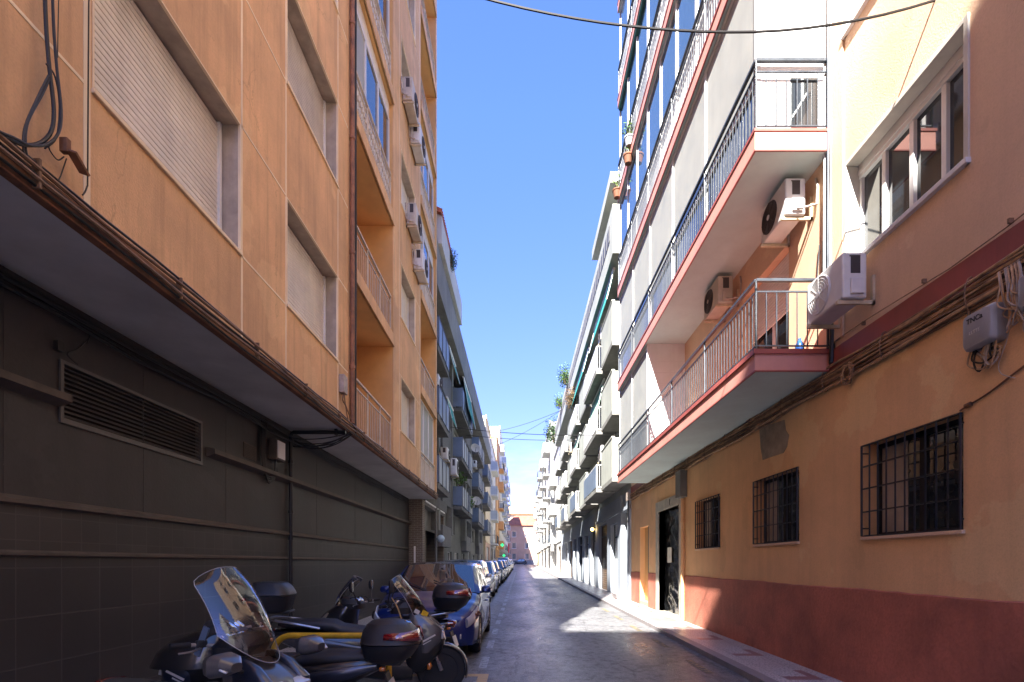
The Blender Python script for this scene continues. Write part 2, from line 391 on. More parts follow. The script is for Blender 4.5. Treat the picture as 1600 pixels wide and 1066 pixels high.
def holewall(mb, X, y0, y1, z0, z1, holes, depth, m=0, mr=None):
    """a wall in the plane x=X with rectangular openings; reveals run in by depth (signed)"""
    ys = sorted({y0, y1} | {h[0] for h in holes} | {h[1] for h in holes}); zs = sorted({z0, z1} | {h[2] for h in holes} | {h[3] for h in holes})
    ys = [y for y in ys if y0 <= y <= y1]; zs = [z for z in zs if z0 <= z <= z1]
    for a, b in zip(ys, ys[1:]):
        for c, d in zip(zs, zs[1:]):
            my, mz = (a + b) / 2, (c + d) / 2
            if any(h[0] < my < h[1] and h[2] < mz < h[3] for h in holes): continue
            mb.quad((X, a, c), (X, b, c), (X, b, d), (X, a, d), m)
    if depth:
        mr = m if mr is None else mr
        for a, b, c, d in holes:
            W = X + depth
            mb.quad((X, a, c), (W, a, c), (W, a, d), (X, a, d), mr); mb.quad((X, b, c), (W, b, c), (W, b, d), (X, b, d), mr)
            mb.quad((X, a, c), (W, a, c), (W, b, c), (X, b, c), mr); mb.quad((X, a, d), (W, a, d), (W, b, d), (X, b, d), mr)
    return mb
def wob(pts, amp, seed=0):
    rnd = random.Random(seed)
    return [V(p) + V((rnd.uniform(-amp, amp) * .4, 0, rnd.uniform(-amp, amp))) for p in pts]
def sag(a, b, d, n=14):
    a, b = V(a), V(b)
    return [a.lerp(b, i / n) - V((0, 0, d * 4 * (i / n) * (1 - i / n))) for i in range(n + 1)]
# ================================================================== ground, road, pavements
def sheet(name, mat, x0, x1, y0, y1, lift, ny=1):
    mb = MB()
    for i in range(ny):
        a = y0 + (y1 - y0) * i / ny; b = y0 + (y1 - y0) * (i + 1) / ny
        mb.quad((x0, a, gz(a) + lift), (x1, a, gz(a) + lift), (x1, b, gz(b) + lift), (x0, b, gz(b) + lift))
    return struct(mb.build(name, mat, smooth=False))
sheet('ground', 'roofgravel', -700, 700, -700, 900, -.02)
sheet('road', 'asphalt', -2.45, 3.05, -60, 136, 0)
sheet('cross_road', 'asphalt', -60, -2.45, -17.5, -2.2, .0)
def slab_strip(name, mats, x0, x1, y0, y1, h, kerb_x0, kerb_x1):
    mb = MB()
    for a, b, m in ((x0, x1, 0), (kerb_x0, kerb_x1, 1)):
        p = [(x, y, gz(y) + z) for z in (-.02, h + (0.002 if m else 0)) for y in (y0, y1) for x in (a, b)]
        mb.add(p, [(4, 5, 7, 6), (0, 1, 5, 4), (2, 6, 7, 3), (0, 4, 6, 2), (1, 3, 7, 5)], m)
    return struct(mb.build(name, mats, smooth=False))
slab_strip('pavement', ['pavement', 'kerb'], 3.22, 4.2, -20, 134, .085, 3.05, 3.22)
slab_strip('far_pavement', ['pavement', 'kerb'], -4.1, -2.62, -.4, 134, .115, -2.62, -2.45)

# painted markings and one painted sun streak: sheets 4 mm above the asphalt
mb = MB()
y = 4.2
while y < 60:
    L = .86
    mb.quad((-.62, y, gz(y) + .004), (-.50, y, gz(y) + .004), (-.50, y + L, gz(y + L) + .004), (-.62, y + L, gz(y + L) + .004)); y += 1.68
struct(mb.build('parking_line', 'whiteline', smooth=False))
mb = MB()
def strip(mb, x0, x1, y0, y1, h=.005): mb.quad((x0, y0, gz(y0) + h), (x1, y0, gz(y0) + h), (x1, y1, gz(y1) + h), (x0, y1, gz(y1) + h))
strip(mb, -2.4, -.44, 7.02, 7.17); strip(mb, -.58, -.44, 5.9, 7.02); strip(mb, -.58, -.44, 3., 5.3)
struct(mb.build('motorcycle_bay_line', 'yellowline', smooth=False))
mb = MB(); y = 3.
while y < 16:
    strip(mb, 2.62, 2.73, y, y + .95); y += 2.1
struct(mb.build('kerbside_dashes', 'yellowfaint', smooth=False))
mb = MB(); strip(mb, -.4, 2.9, 29.8, 30.2); mb.quad((.9, 6.4, gz(6.4) + .004), (1.0, 6.4, gz(6.4) + .004), (1.45, 4.6, gz(4.6) + .004), (.95, 4.6, gz(4.6) + .004))  # strip across the road is a sunlight streak laid down as paint
struct(mb.build('road_marking_and_sun_streak', 'whiteline', smooth=False))
o = MB(); o.box(3.3, 3.88, 12.45, 13.35, gz(13) + .07, gz(13) + .0895)
tag(o.build('manhole_cover', 'concrete_dark', bevel=.004), 'dark grey rectangular cover set in the pavement in front of the dark doorway', 'manhole cover')

# ================================================================== shared building details
def shutter_mesh(mb, X, y0, y1, z0, z1, pitch=.052, d=.012, sgn=1, m=0):
    """roller shutter: curved slats as real relief; sgn = +1 when the outside is +X"""
    z = z0; n = max(1, int((z1 - z0) / pitch)); p = (z1 - z0) / n
    for i in range(n):
        za = z0 + i * p
        pr = [(0, 0), (d, .12), (d * 1.15, .5), (d, .86), (0, 1.)]
        for (a, t0), (b, t1) in zip(pr, pr[1:]):
            mb.quad((X + sgn * a, y0, za + p * t0), (X + sgn * a, y1, za + p * t0), (X + sgn * b, y1, za + p * t1), (X + sgn * b, y0, za + p * t1), m)
    return mb
def rail_mesh(mb, p0, p1, z0, h, pitch=.115, r=.008, top=.022, posts=1.5, second=None, foot=.06):
    """vertical-bar railing between two plan points; z0 = slab top"""
    p0, p1 = V((p0[0], p0[1], 0)), V((p1[0], p1[1], 0)); L = (p1 - p0).length; n = max(2, int(L / pitch)); d = (p1 - p0)
    ax = d.normalized(); nx = V((-ax.y, ax.x, 0))
    def bar(a, b, w, t):
        q = [a - nx * w - V((0, 0, t)), a + nx * w - V((0, 0, t)), a + nx * w + V((0, 0, t)), a - nx * w + V((0, 0, t))]
        mb.loft([q, [x + (b - a) for x in q]])
    up = lambda p, z: V((p.x, p.y, z))
    bar(up(p0, z0 + h), up(p1, z0 + h), top, top * .8)
    zt = z0 + h
    if second: bar(up(p0, z0 + second), up(p1, z0 + second), r * 1.3, r * 1.3); zt = z0 + second
    bar(up(p0, z0 + foot), up(p1, z0 + foot), r * 1.2, r * 1.2)
    for i in range(n + 1):
        p = p0 + d * (i / n); mb.tube([up(p, z0 + foot), up(p, zt)], r, 4, caps=False)
    k = max(1, round(L / posts))
    for i in range(k + 1):
        p = p0 + d * (i / k); mb.tube([up(p, z0), up(p, z0 + h)], r * 2.1, 6)
    return mb
def slab_part(name, x0, x1, y0, y1, z0, z1, mats, parent):
    mb = MB(); mb.box(x0, x1, y0, y1, z0, z1); return mb.build(name, mats, parent, bevel=.008, smooth=True)

# ================================================================== left: terracotta block over a charcoal ground floor
XL, XD = -2.98, -3.94
LZ, LROOF, LY0, LY1 = 3.88, 22.45, -.6, 18.27
FL = 2.84
LB = thing('apartment_building', 'terracotta apartment block on the left whose upper floors overhang a charcoal ground floor', 'building', (-8, 9, 0))
holes = []; winL = []
for k in range(6):
    s = 4.92 + FL * k; h = s + 1.35
    if k < 6:
        for a, b in ((3.575, 5.44), (6.54, 8.34), (12.8, 14.5)):
            holes.append((a, b, s, h)); winL.append((a, b, s, h, k))
bays = []
for k in range(6):
    t = 4.07 + FL * k; u = 6.69 + FL * k
    for a, b in ((9.25, 12.02), (15.32, 18.1)):
        holes.append((a, b, t, u)); bays.append((a, b, t, u, k))
mb = MB()
wall_holes = [h for h in holes]
holewall(mb, XL, LY0, LY1, LZ + .14, LROOF, wall_holes, 0)
for a, b, c, d in [h[:4] for h in bays]:                                       # short plaster returns
    W = XL - .02
    mb.quad((XL, a, c), (W, a, c), (W, a, d), (XL, a, d)); mb.quad((XL, b, c), (W, b, c), (W, b, d), (XL, b, d)); mb.quad((XL, a, d), (W, a, d), (W, b, d), (XL, b, d))
mb.quad((XL, LY0, LZ + .14), (-16, LY0, LZ + .14), (-16, LY0, LROOF), (XL, LY0, LROOF)); mb.quad((XL, LY1, LZ), (-16, LY1, LZ), (-16, LY1, LROOF), (XL, LY1, LROOF))
mb.quad((-16, LY0, 0), (-16, LY1, 0), (-16, LY1, LROOF), (-16, LY0, LROOF))
def gr(y0, y1, z0, z1): mb.box(XL - .01, XL + .004, y0, y1, z0, z1, 1)
gw = .03
for y in (5.475, 6.505, 8.36): gr(y - gw / 2, y + gw / 2, LZ + .14, LROOF)
gr(3.49, 3.545, LZ + .14, LROOF); gr(12.6, 12.62, LZ + .14, LROOF); gr(15.14, 15.17, LZ + .14, LROOF)
for k in range(6):
    for z in (4.9 + FL * k, 6.285 + FL * k):
        for a, b in ((LY0, 3.49), (5.466, 6.494), (8.371, 8.84)): gr(a, b, z - .012, z + .012)
        gr(12.62, 15.14, z - .006, z + .006)
mb.build('wall', ['terracotta', 'groove'], LB, smooth=False)
mb = MB(); mb.box(-16, XL + .0, LY0, LY1, LROOF, LROOF + .12); mb.box(XL - .25, XL + .05, LY0 - .05, LY1, LROOF + .12, LROOF + .2); mb.build('roof', 'roofgravel', LB)
mb = MB(); mb.box(XL - .05, XL + .022, LY0 - .02, LY1, LZ - .005, LZ + .14); mb.build('fascia', 'fascia', LB, bevel=.006)
mb = MB(); mb.quad((XL - .05, LY0, LZ), (XD - .2, LY0, LZ), (XD - .2, LY1, LZ), (XL - .05, LY1, LZ)); mb.build('soffit', 'soffit', LB, smooth=False)
# charcoal ground floor: plain render above, small tiles, large tiles, with ledges between
mb = MB()
holewall(mb, XD, LY0, 18.06, 2.1, LZ, [(4.37, 6.32, 2.84, 3.36)], 0, 0)
mb.quad((XD, LY0, 1.7), (XD, 18.06, 1.7), (XD, 18.06, 2.1), (XD, LY0, 2.1), 1); mb.quad((XD, LY0, -.1), (XD, 18.06, -.1), (XD, 18.06, 1.7), (XD, LY0, 1.7), 2)
mb.quad((XD, LY0, -.1), (-16, LY0, -.1), (-16, LY0, LZ + .14), (XD, LY0, LZ + .14), 0)
for y in (2.6, 3.9, 5.35, 6.85, 9.9, 12.2, 14.5): mb.box(XD - .01, XD + .003, y, y + .006, 2.1, LZ, 2)
mb.build('ground_floor_wall', ['darkwall', 'darktile_small', 'darktile'], LB, smooth=False)
for nm, pr, spans in (('ledge', [(0, 2.95), (.11, 2.99), (.11, 3.05), (0, 3.075)], ((LY0, 4.38), (6.42, 18.05))),
                      ('ledge', [(0, 2.07), (.045, 2.085), (.045, 2.115), (0, 2.15)], ((LY0, 18.05),)), ('ledge', [(0, 1.665), (.03, 1.68), (.03, 1.70), (0, 1.72)], ((LY0, 18.05),))):
    for a, b in spans:
        MB().prism([(XD + x, a, z) for x, z in pr], (0, b - a, 0)).build(nm, 'ledge', LB, smooth=False)
# louvred vent
mb = MB()
y0, y1, z0, z1 = 4.37, 6.32, 2.82, 3.36
for a, b, c, d in ((y0, y1, z0, z0 + .045), (y0, y1, z1 - .03, z1), (y0, y0 + .03, z0 + .045, z1 - .03), (y1 - .03, y1, z0 + .045, z1 - .03)): mb.box(XD - .05, XD + .02, a, b, c, d)
vf = mb.build('vent', 'ventgrey', LB)
mb = MB()
for i in range(11):
    z = z0 + .06 + i * .042; mb.obox((XD - .012, (y0 + y1) / 2, z + .012), (.045, y1 - y0 - .06, .006), (0, R(38), 0))
mb.quad((XD - .07, y0, z0), (XD - .07, y1, z0), (XD - .07, y1, z1), (XD - .07, y0, z1), 1)
mb.build('louvre', ['ventgrey', 'interior'], vf)
mb = MB(); y0, y1, z0, z1 = 7.28, 7.62, 3.13, 3.34
mb.box(XD, XD + .012, y0, y1, z0, z1)
for i in range(8): mb.obox((XD + .018, (y0 + y1) / 2, z0 + .02 + i * .024), (.014, y1 - y0 - .03, .005), (0, R(35), 0))
mb.build('vent', 'ledge', LB)
# windows with roller shutters
for a, b, s, h, k in winL:
    mb = MB(); D = .23
    for p in (((XL - .02, a, s), (XL - D, a, s), (XL - D, a, h), (XL - .02, a, h)), ((XL - .02, b, s), (XL - D, b, s), (XL - D, b, h), (XL - .02, b, h)),
              ((XL - .02, a, h), (XL - D, a, h), (XL - D, b, h), (XL - .02, b, h)), ((XL - D, a, s), (XL - D, b, s), (XL - D, b, h), (XL - D, a, h))): mb.quad(*p)
    for c, d in ((a - .014, a), (b, b + .014)): mb.box(XL - .02, XL + .007, c, d, s, h + .014, 1)
    mb.box(XL - .02, XL + .007, a, b, h, h + .014, 1)
    w = mb.build('window', ['reveal', 'groove'], LB, smooth=False)
    low = s + .04 if (k != 1 or a < 6) else s + .04
    mb = MB(); shutter_mesh(mb, XL - D + .012, a + .05, b - .05, low, h - .02)
    mb.box(XL - D + .005, XL - D + .05, a + .015, a + .055, s, h - .01, 1); mb.box(XL - D + .005, XL - D + .05, b - .055, b - .015, s, h - .01, 1)
    mb.build('shutter', ['shutter_grey' if (k == 1 and 6 < a < 7) else 'shutter', 'white_alu'], w, smooth=False)
    mb = MB(); mb.box(XL - D, XL + .025, a - .02, b + .02, s - .035, s); mb.build('sill', 'groove', w, bevel=.004)
# balconies and glazed loggias
for a, b, t, u, k in bays:
    first = a < 12
    glazed = (k >= 2) if first else (k in (0, 2, 3))
    mb = MB(); B = XL - (.9 if not glazed else .35)
    mb.quad((XL - .02, a, t), (B, a, t), (B, a, u), (XL - .02, a, u)); mb.quad((XL - .02, b, t), (B, b, t), (B, b, u), (XL - .02, b, u))
    mb.quad((B, a, t), (B, b, t), (B, b, u), (B, a, u)); mb.quad((XL - .02, a, u), (B, a, u), (B, b, u), (XL - .02, b, u)); mb.quad((XL - .02, a, t), (B, a, t), (B, b, t), (XL - .02, b, t), 1)
    mb.box(XL - .02, XL + .03, a, b + .02, u + .0, u + .26, 2)
    if not glazed:
        mb.box(B, B + .04, a + .6, a + 1.9, t, t + 2.1, 1); mb.box(B + .04, B + .05, a + .66, a + 1.84, t + .06, t + 2.04, 3)
    bal = mb.build('balcony' if not glazed else 'glazed_balcony', ['terracotta_in', 'reveal', 'terracotta', 'pane'], LB, smooth=False)
    mb = MB(); rail_mesh(mb, (XL - .06, a + .03), (XL - .06, b - .03), t, .94, pitch=.12, r=.009, second=.78, posts=.9)
    if k >= 1 and first:                                            # ornamental cast collars on the upper railings
        for i in range(22):
            y = a + .1 + i * .122
            if k >= 2: mb.box(XL - .075, XL - .045, y - .03, y + .03, t + .52, t + .60); mb.box(XL - .072, XL - .048, y - .018, y + .018, t + .30, t + .36)
    mb.build('railing', 'cream_metal', bal)
    if glazed:
        mb = MB(); X = XL - .12; n = 3
        if first or k: 
            mb.box(X - .02, X + .02, a, b, u - .34, u, 1)          # shutter box
        top = u - .34 if (first or k) else u
        for i in range(n + 1):
            y = a + .03 + (b - a - .06) * i / n; mb.box(X - .03, X + .03, y - .03, y + .03, t, top)
        for z in (t + .03, t + .92, top - .03): mb.box(X - .026, X + .026, a, b, z - .025, z + .025)
        mb.build('window_frame', ['white_alu', 'shutter'], bal)
        mb = MB()
        for i in range(n):
            ya = a + .06 + (b - a - .06) * i / n; yb = a + (b - a - .06) * (i + 1) / n
            mb.box(X - .008, X + .0, ya, yb, t + .05, t + .9, 1)
            mb.box(X - .008, X + .0, ya, yb, t + .95, top - .05, 2 if (not first and k == 0) else (2 if i == 0 and k == 2 else 0))
        mb.build('pane', ['pane', 'white_panel', 'blind'], bal, smooth=False)
# balconies on the end wall round the corner
for k in range(6):
    t = 4.07 + FL * k
    bl = slab_part('end_balcony', -7.6, -3.2 + .2 * (k % 2), LY0 - 1.05, LY0, t - .2, t, 'terracotta', LB)
    mb = MB(); rail_mesh(mb, (-7.55, LY0 - 1.0), (-3.25 + .2 * (k % 2), LY0 - 1.0), t, .95, pitch=.16); rail_mesh(mb, (-3.25 + .2 * (k % 2), LY0 - 1.0), (-3.25 + .2 * (k % 2), LY0 - .03), t, .95, pitch=.16); mb.build('railing', 'cream_metal', bl)

# ================================================================== right: peach block with salmon balconies
XR = 4.05
RY0, RY1 = -4.2, 18.67
RROOF = 21.9
RB = thing('apartment_building', 'peach apartment block on the right with salmon edged balconies and an oxblood dado', 'building', (9, 8, 0))
gwin = [(4.68, 6.03, 1.92, 3.0), (7.44, 8.83, 1.93, 3.02), (10.38, 11.75, 1.93, 3.02)]
door = (12.98, 14.95, .2, 3.1); niche = (16.15, 17.3, .35, 2.8)
uw = [(4.66, 6.34, 5.27 + 2.93 * k, 6.53 + 2.93 * k) for k in range(5)] + [(.6, 2.3, 5.27 + 2.93 * k, 6.53 + 2.93 * k) for k in range(5)]
bdoor = [(7.72, 9.3, 4.42, 6.45)]
SL_Z = [4.12, 7.0, 9.95, 12.9, 15.9, 18.9]; TH = .28
mb = MB()
holewall(mb, XR, RY0, RY1, 0, 4.1, gwin + [door, niche], .2, 0)
mb.build('ground_floor_wall', 'peach', RB, smooth=False)
mb = MB()
holewall(mb, XR, RY0, RY1, 4.1, RROOF, uw + bdoor, 0)
holewall(mb, XR, 7.6, 7.6, 0, 0, bdoor, .2, 0)
mb.quad((XR, RY0, 0), (14, RY0, 0), (14, RY0, RROOF), (XR, RY0, RROOF)); mb.quad((XR, RY1, 0), (14, RY1, 0), (14, RY1, RROOF), (XR, RY1, RROOF)); mb.quad((14, RY0, 0), (14, RY1, 0), (14, RY1, RROOF), (14, RY0, RROOF))
mb.box(XR - .025, XR - .0, 6.40, 6.62, 4.45, RROOF)                  # raised plaster band beside the pipes
mb.build('wall', 'peach_up', RB, smooth=False)
mb = MB(); mb.box(XR - .05, 14, RY0, RY1, RROOF, RROOF + .15); mb.build('roof', 'roofgravel', RB)
for a, b in ((RY0, 12.75), (15.2, niche[0]), (niche[1], RY1 - .02)):    # dado with gaps at door and niche
    mb = MB(); y = a; zt = 1.305
    while y < b - 1e-6:                                              # the paint edge wavers along the wall
        y2 = min(b, y + .19); zn = 1.305 + .007 * math.sin(y2 * 2.3) + random.uniform(-.006, .006)
        mb.add([(XR, y, 0), (XR - .022, y, 0), (XR - .020, y, zt - .012), (XR, y, zt), (XR, y2, 0), (XR - .022, y2, 0), (XR - .020, y2, zn - .012), (XR, y2, zn)], [(1, 2, 6, 5), (2, 3, 7, 6)] + ([(0, 1, 2, 3)] if y == a else []) + ([(4, 5, 6, 7)] if y2 == b else []))
        y, zt = y2, zn
    mb.build('dado', 'dado', RB, smooth=False)
mb = MB(); mb.box(XR - .02, XR, RY0, RY1, 4.10, 4.37); mb.build('slab_band', 'redband', RB, bevel=.004)
# barred ground-floor windows
for i, (a, b, c, d) in enumerate(gwin):
    mb = MB(); X = XR + .18
    mb.box(X, X + .03, a, b, c, d, 1)
    for y0, y1, z0, z1 in ((a, b, c, c + .05), (a, b, d - .05, d), (a, a + .05, c, d), (b - .05, b, c, d), ((a + b) / 2 - .03, (a + b) / 2 + .03, c, d)): mb.box(X - .03, X - .001, y0, y1, z0, z1, 0)
    w = mb.build('window', ['interior', 'pane'], RB, smooth=False)
    if i == 0: pass
    mb = MB()
    for y0, y1 in ((b - .45, b - .06),): mb.box(X - .008, X - .002, y0, y1, c + .05, d - .05)
    mb.build('window_blind', 'reveal', w, smooth=False)
    mb = MB(); G = XR - .03; n = 10
    for j in range(n + 1):
        y = a + (b - a) * j / n; mb.tube([(G, y, c + .01), (G, y, d - .01)], .009 if 0 < j < n else .013, 6)
    for z in (c + .012, c + (d - c) * .27, c + (d - c) * .52, c + (d - c) * .76, d - .012): mb.box(G - .004, G + .022, a, b, z - .007, z + .007)
    for y in (a, b):
        for z in (c + .1, d - .1): mb.box(G, XR + .05, y - .008, y + .008, z - .008, z + .008)
    mb.build('window_grille', 'iron', w)
    mb = MB(); mb.box(XR - .035, XR + .18, a - .02, b + .02, c - .035, c); mb.build('sill', 'peach_up', w, bevel=.004)
# doorway wrapped in black plastic, granite surround
mb = MB(); a, b, c, d = door
for y0, y1, z0, z1 in ((a - .22, a, c - .1, 3.38), (b, b + .25, c - .1, 3.38), (a, b, d, 3.38)): mb.box(XR - .035, XR + .2, y0, y1, z0, z1)
mb.box(XR - .028, XR + .35, a, b, c - .12, c + .02)
mb.tube([(XR - .036, (a + b) / 2 - .2, 3.17), (XR - .04, (a + b) / 2 - .2, 3.33)], .012, 6, 1)
dr = mb.build('doorway', ['stonejamb', 'concrete_dark'], RB, bevel=.006)
rnd = random.Random(3)
mb = MB()
def wr(u, v):
    y = a + (b - a) * u; z = c + .02 + (d - c - .02) * v
    return (XR + .17 + .012 * math.sin(23 * v + 9 * u) + .010 * math.sin(41 * v - 17 * u + 2) + rnd.uniform(-.012, .012), y, z)
mb.grid(wr, 26, 44)
M['plasticwrap'] = plain('black_plastic_sheet', (.012, .013, .015), .16, spec=.9)
mb.build('door', 'plasticwrap', dr, sharp=180)
mb = MB(); mb.box(XR + .13, XR + .134, 14.15, 14.55, 1.62, 2.05); mb.build('notice', 'paper', dr)
mb = MB(); mb.box(XR + .16, XR + .18, niche[0], niche[1], niche[2], niche[3]); ib = mb.build('niche', 'terracotta_in', RB)
mb = MB(); mb.box(XR + .02, XR + .155, niche[0] + .02, niche[0] + .17, niche[2], niche[3] - .02)
for k in range(14): mb.box(XR + .012, XR + .02, niche[0] + .05, niche[0] + .14, .8 + k * .13, .88 + k * .13, 1)
mb.build('meter_panel', ['iron', 'concrete_dark'], ib)
# upper windows
for a, b, c, d in uw:
    mb = MB(); X = XR + .19
    for y0, y1, z0, z1 in ((a - .05, a, c - .05, d + .05), (b, b + .05, c - .05, d + .05), (a, b, d, d + .05)): mb.box(XR - .02, XR + .19, y0, y1, z0, z1, 1)
    mb.box(X - .04, X + .03, a, b, c, c + .06); mb.box(X - .05, X + .03, a, b, d - .17, d); mb.box(X - .06, X - .05, a, b, d - .12, d - .05)
    for i in range(5):
        y = a + (b - a) * i / 4; w_ = .035 if i in (0, 4) else .03
        mb.box(X - .04, X + .03, max(a, y - w_), min(b, y + w_), c + .06, d - .17)
    w = mb.build('window', ['white_alu', 'surround'], RB, bevel=.004)
    mb = MB()
    mb.box(X, X + .01, a, b, c + .06, d - .17); mb.build('pane', 'pane', w, smooth=False)
    mb = MB(); mb.box(XR - .05, XR + .2, a - .06, b + .06, c - .05, c); mb.build('sill', 'white_alu', w, bevel=.004)
# balcony door
a, b, c, d = bdoor[0]
mb = MB(); X = XR + .19
for y0, y1, z0, z1 in ((a, a + .06, c, d), (b - .06, b, c, d), (a, b, d - .05, d), ((a + b) / 2 - .04, (a + b) / 2 + .04, c, d), (a, b, c, c + .1)): mb.box(X - .03, X + .02, y0, y1, z0, z1)
w = mb.build('balcony_door', 'white_alu', RB)
MB().box(X, X + .01, a, b, c, d).build('pane', 'pane', w, smooth=False)
shutter_mesh(MB(), X - .05, a + .05, b - .05, 5.55, d, sgn=-1).build('shutter', 'white_alu', w, smooth=False)
# balconies
XO = 3.06
for k, z in enumerate(SL_Z):
    y0, y1 = 6.68, 16.1
    mb = MB()
    mb.quad((XO, y0, z), (XR, y0, z), (XR, y1, z), (XO, y1, z), 1); mb.quad((XO, y0, z + TH), (XR, y0, z + TH), (XR, y1, z + TH), (XO, y1, z + TH), 1)
    mb.quad((XO, y0, z), (XO, y1, z), (XO, y1, z + TH), (XO, y0, z + TH)); mb.quad((XO, y0, z), (XR, y0, z), (XR, y0, z + TH), (XO, y0, z + TH)); mb.quad((XO, y1, z), (XR, y1, z), (XR, y1, z + TH), (XO, y1, z + TH))
    lip = .022 if k == 0 else .012
    mb.box(XO - lip, XR, y0 - lip, y1 + .02, z + TH - (.06 if k == 0 else .035), z + TH + .002, 2); mb.box(XO - .004, XO + .02, y0 - .004, y1 + .004, z - .006, z + .012, 2); mb.box(XO + .02, XR, y0 - .004, y0 + .02, z - .006, z + .012, 2)
    bal = mb.build('balcony', ['pink', 'slabwhite', 'pink_dark'], RB, smooth=False)
    t = z + TH
    mb = MB(); X = XO + .03
    rail_mesh(mb, (X, y0 + .03), (X, y1 - .02), t, .92, pitch=.105, r=.0075, second=.77, posts=1.9)
    rail_mesh(mb, (X, y0 + .03), (XR - .02, y0 + .03), t, .92, pitch=.125, r=.0075, second=.77, posts=.95)
    mb.build('railing', 'railgrey', bal)
    # glazing set behind the railing
    ya = 12.63 if k == 0 else y0 + .12
    top = (SL_Z[k + 1] if k < 5 else RROOF)
    Xg = 3.15; yb = y1 - .02; n = max(2, round((yb - ya) / (1.7 if k < 2 else 1.15)))
    mb = MB(); mid = t + (1.0 if k != 1 else .75)
    for i in range(n + 1):
        y = ya + (yb - ya) * i / n; mb.box(Xg - .03, Xg + .03, y - .035, y + .035, t, top)
    for zz in (t + .04, top - .05) + (() if k == 0 else (mid,)): mb.box(Xg - .025, Xg + .025, ya, yb, zz - .035, zz + .035)
    mb.box(Xg, XR, ya - .03, ya + .0, mid if k else t, top, 1)
    if k == 0:
        for i in range(1, 9): mb.box(Xg, XR, ya - .034, ya - .028, t + i * .27, t + i * .27 + .012)
    else:
        mb.box(Xg, Xg + .42, ya - .03, ya, t, mid, 1); mb.box(XR - .12, XR, ya - .03, ya, t, mid, 1); mb.box(Xg + .42, XR - .12, ya - .025, ya - .01, t, mid, 2)
    fr = mb.build('glazed_enclosure', ['white_alu', 'white_panel', 'pane'], bal, smooth=False)
    mb = MB()
    for i in range(n):
        p, q = ya + (yb - ya) * i / n + .035, ya + (yb - ya) * (i + 1) / n - .035
        if k == 0: mb.box(Xg - .012, Xg, p, q, t + .05, top - .08, 1)
        elif k == 1:
            mb.box(Xg - .006, Xg, p, q, t + .05, mid, 0); zb = mid + (.06, .25, .0, .35, .1, .2)[i % 6]
            mb.box(Xg - .012, Xg, p, q, zb, top - .08, 1); mb.box(Xg - .005, Xg, p, q, mid, zb, 0)
        else:
            mb.box(Xg - .006, Xg, p, q, t + .05, mid, 2); mb.box(Xg - .006, Xg, p, q, mid + .03, top - .08, 3)
    mb.build('pane', ['pane', 'blind', 'white_panel', 'pane_blue'], fr, smooth=False)
# ================================================================== air conditioners
def ac_unit(wallx, sgn, y0, z0, label, L=.78, Hh=.54, D=.28, gap=.12, mat='acwhite', grille='acgrille', group='air conditioning units on the facades', bend=True):
    """outdoor unit on wall brackets; sgn = direction from the wall to the street"""
    t = thing('air_conditioner', label, 'air conditioner', (wallx, y0, z0), 0, group)
    xa, xb = wallx + sgn * gap, wallx + sgn * (gap + D); x0, x1 = min(xa, xb), max(xa, xb); xf = xb
    mb = MB(); mb.box(x0, x1, y0, y0 + L, z0, z0 + Hh)
    c = mb.build('casing', mat, t, bevel=.022, seg=3)
    mb = MB(); mb.box(xf - .002, xf + sgn * .006, y0 + .0, y0 + .005, z0 + .02, z0 + Hh - .02) if False else None
    cy, cz, r = y0 + L * .62, z0 + Hh * .5, min(Hh, L) * .43
    mb = MB(); mb.lathe((xf, cy, cz), (sgn, 0, 0), [(r, -.01), (r, .006), (r * .97, .012), (r * .2, .016), (r * .2, .022), (.001, .022)], 32)
    for q in (.35, .5, .65, .8, .95): mb.ring((xf + sgn * .016, cy, cz), (1, 0, 0), r * q, .004, 32, 5)
    for q in range(8):
        a = q * math.pi / 4; mb.tube([(xf + sgn * .018, cy, cz), (xf + sgn * .018, cy + r * math.cos(a), cz + r * math.sin(a))], .004, 4)
    mb.lathe((xf + sgn * .018, cy, cz), (sgn, 0, 0), [(r * .17, 0), (r * .16, .01), (.001, .012)], 16, 1)
    mb.build('fan_grille', [grille, mat], t)
    # the end that faces the camera: service cover, vent slots, pipe tails
    mb = MB(); e = y0
    mb.box(x0 + D * .30, x1 - D * .16, e - .03, e + .004, z0 + Hh * .08, z0 + Hh * .42)
    mb.build('valve_cover', mat, t, bevel=.008)
    mb = MB()
    for q in range(5): mb.box(x0 + D * .35, x1 - D * .30, e - .004, e + .004, z0 + Hh * (.55 + q * .055), z0 + Hh * (.575 + q * .055))
    mb.box(x0 + D * .28, x1 - D * .28, e - .004, e + .004, z0 + Hh * .9, z0 + Hh * .93)
    mb.box(x0 + D * .33, x1 - D * .28, e - .0025, e + .003, z0 + Hh * .54, z0 + Hh * .93)
    mb.build('vent_slots', 'acgrille', t)
    for y in (y0 + .06, y0 + L - .06):
        mb = MB(); mb.box(min(wallx, x1 if sgn > 0 else x0 - .03), max(wallx, x1 + .03 if sgn > 0 else x0), y - .018, y + .018, z0 - .045, z0 - .005)
        mb.box(min(wallx, wallx + sgn * .03), max(wallx, wallx + sgn * .03), y - .018, y + .018, z0 - .045, z0 + Hh * .55)
        mb.build('bracket', 'bracket', t)
    if bend:
        mb = MB(); xm = (x0 + x1) / 2
        mb.tube([(xm, e - .02, z0 + Hh * .15), (xm - sgn * .05, e - .09, z0 + Hh * .05), (wallx + sgn * .04, e - .12, z0 + Hh * .1), (wallx + sgn * .03, e - .13, z0 + Hh * .55), (wallx + sgn * .01, e - .05, z0 + Hh * .9)], .016, 8)
        mb.build('pipe', 'greycable', t)
    return t
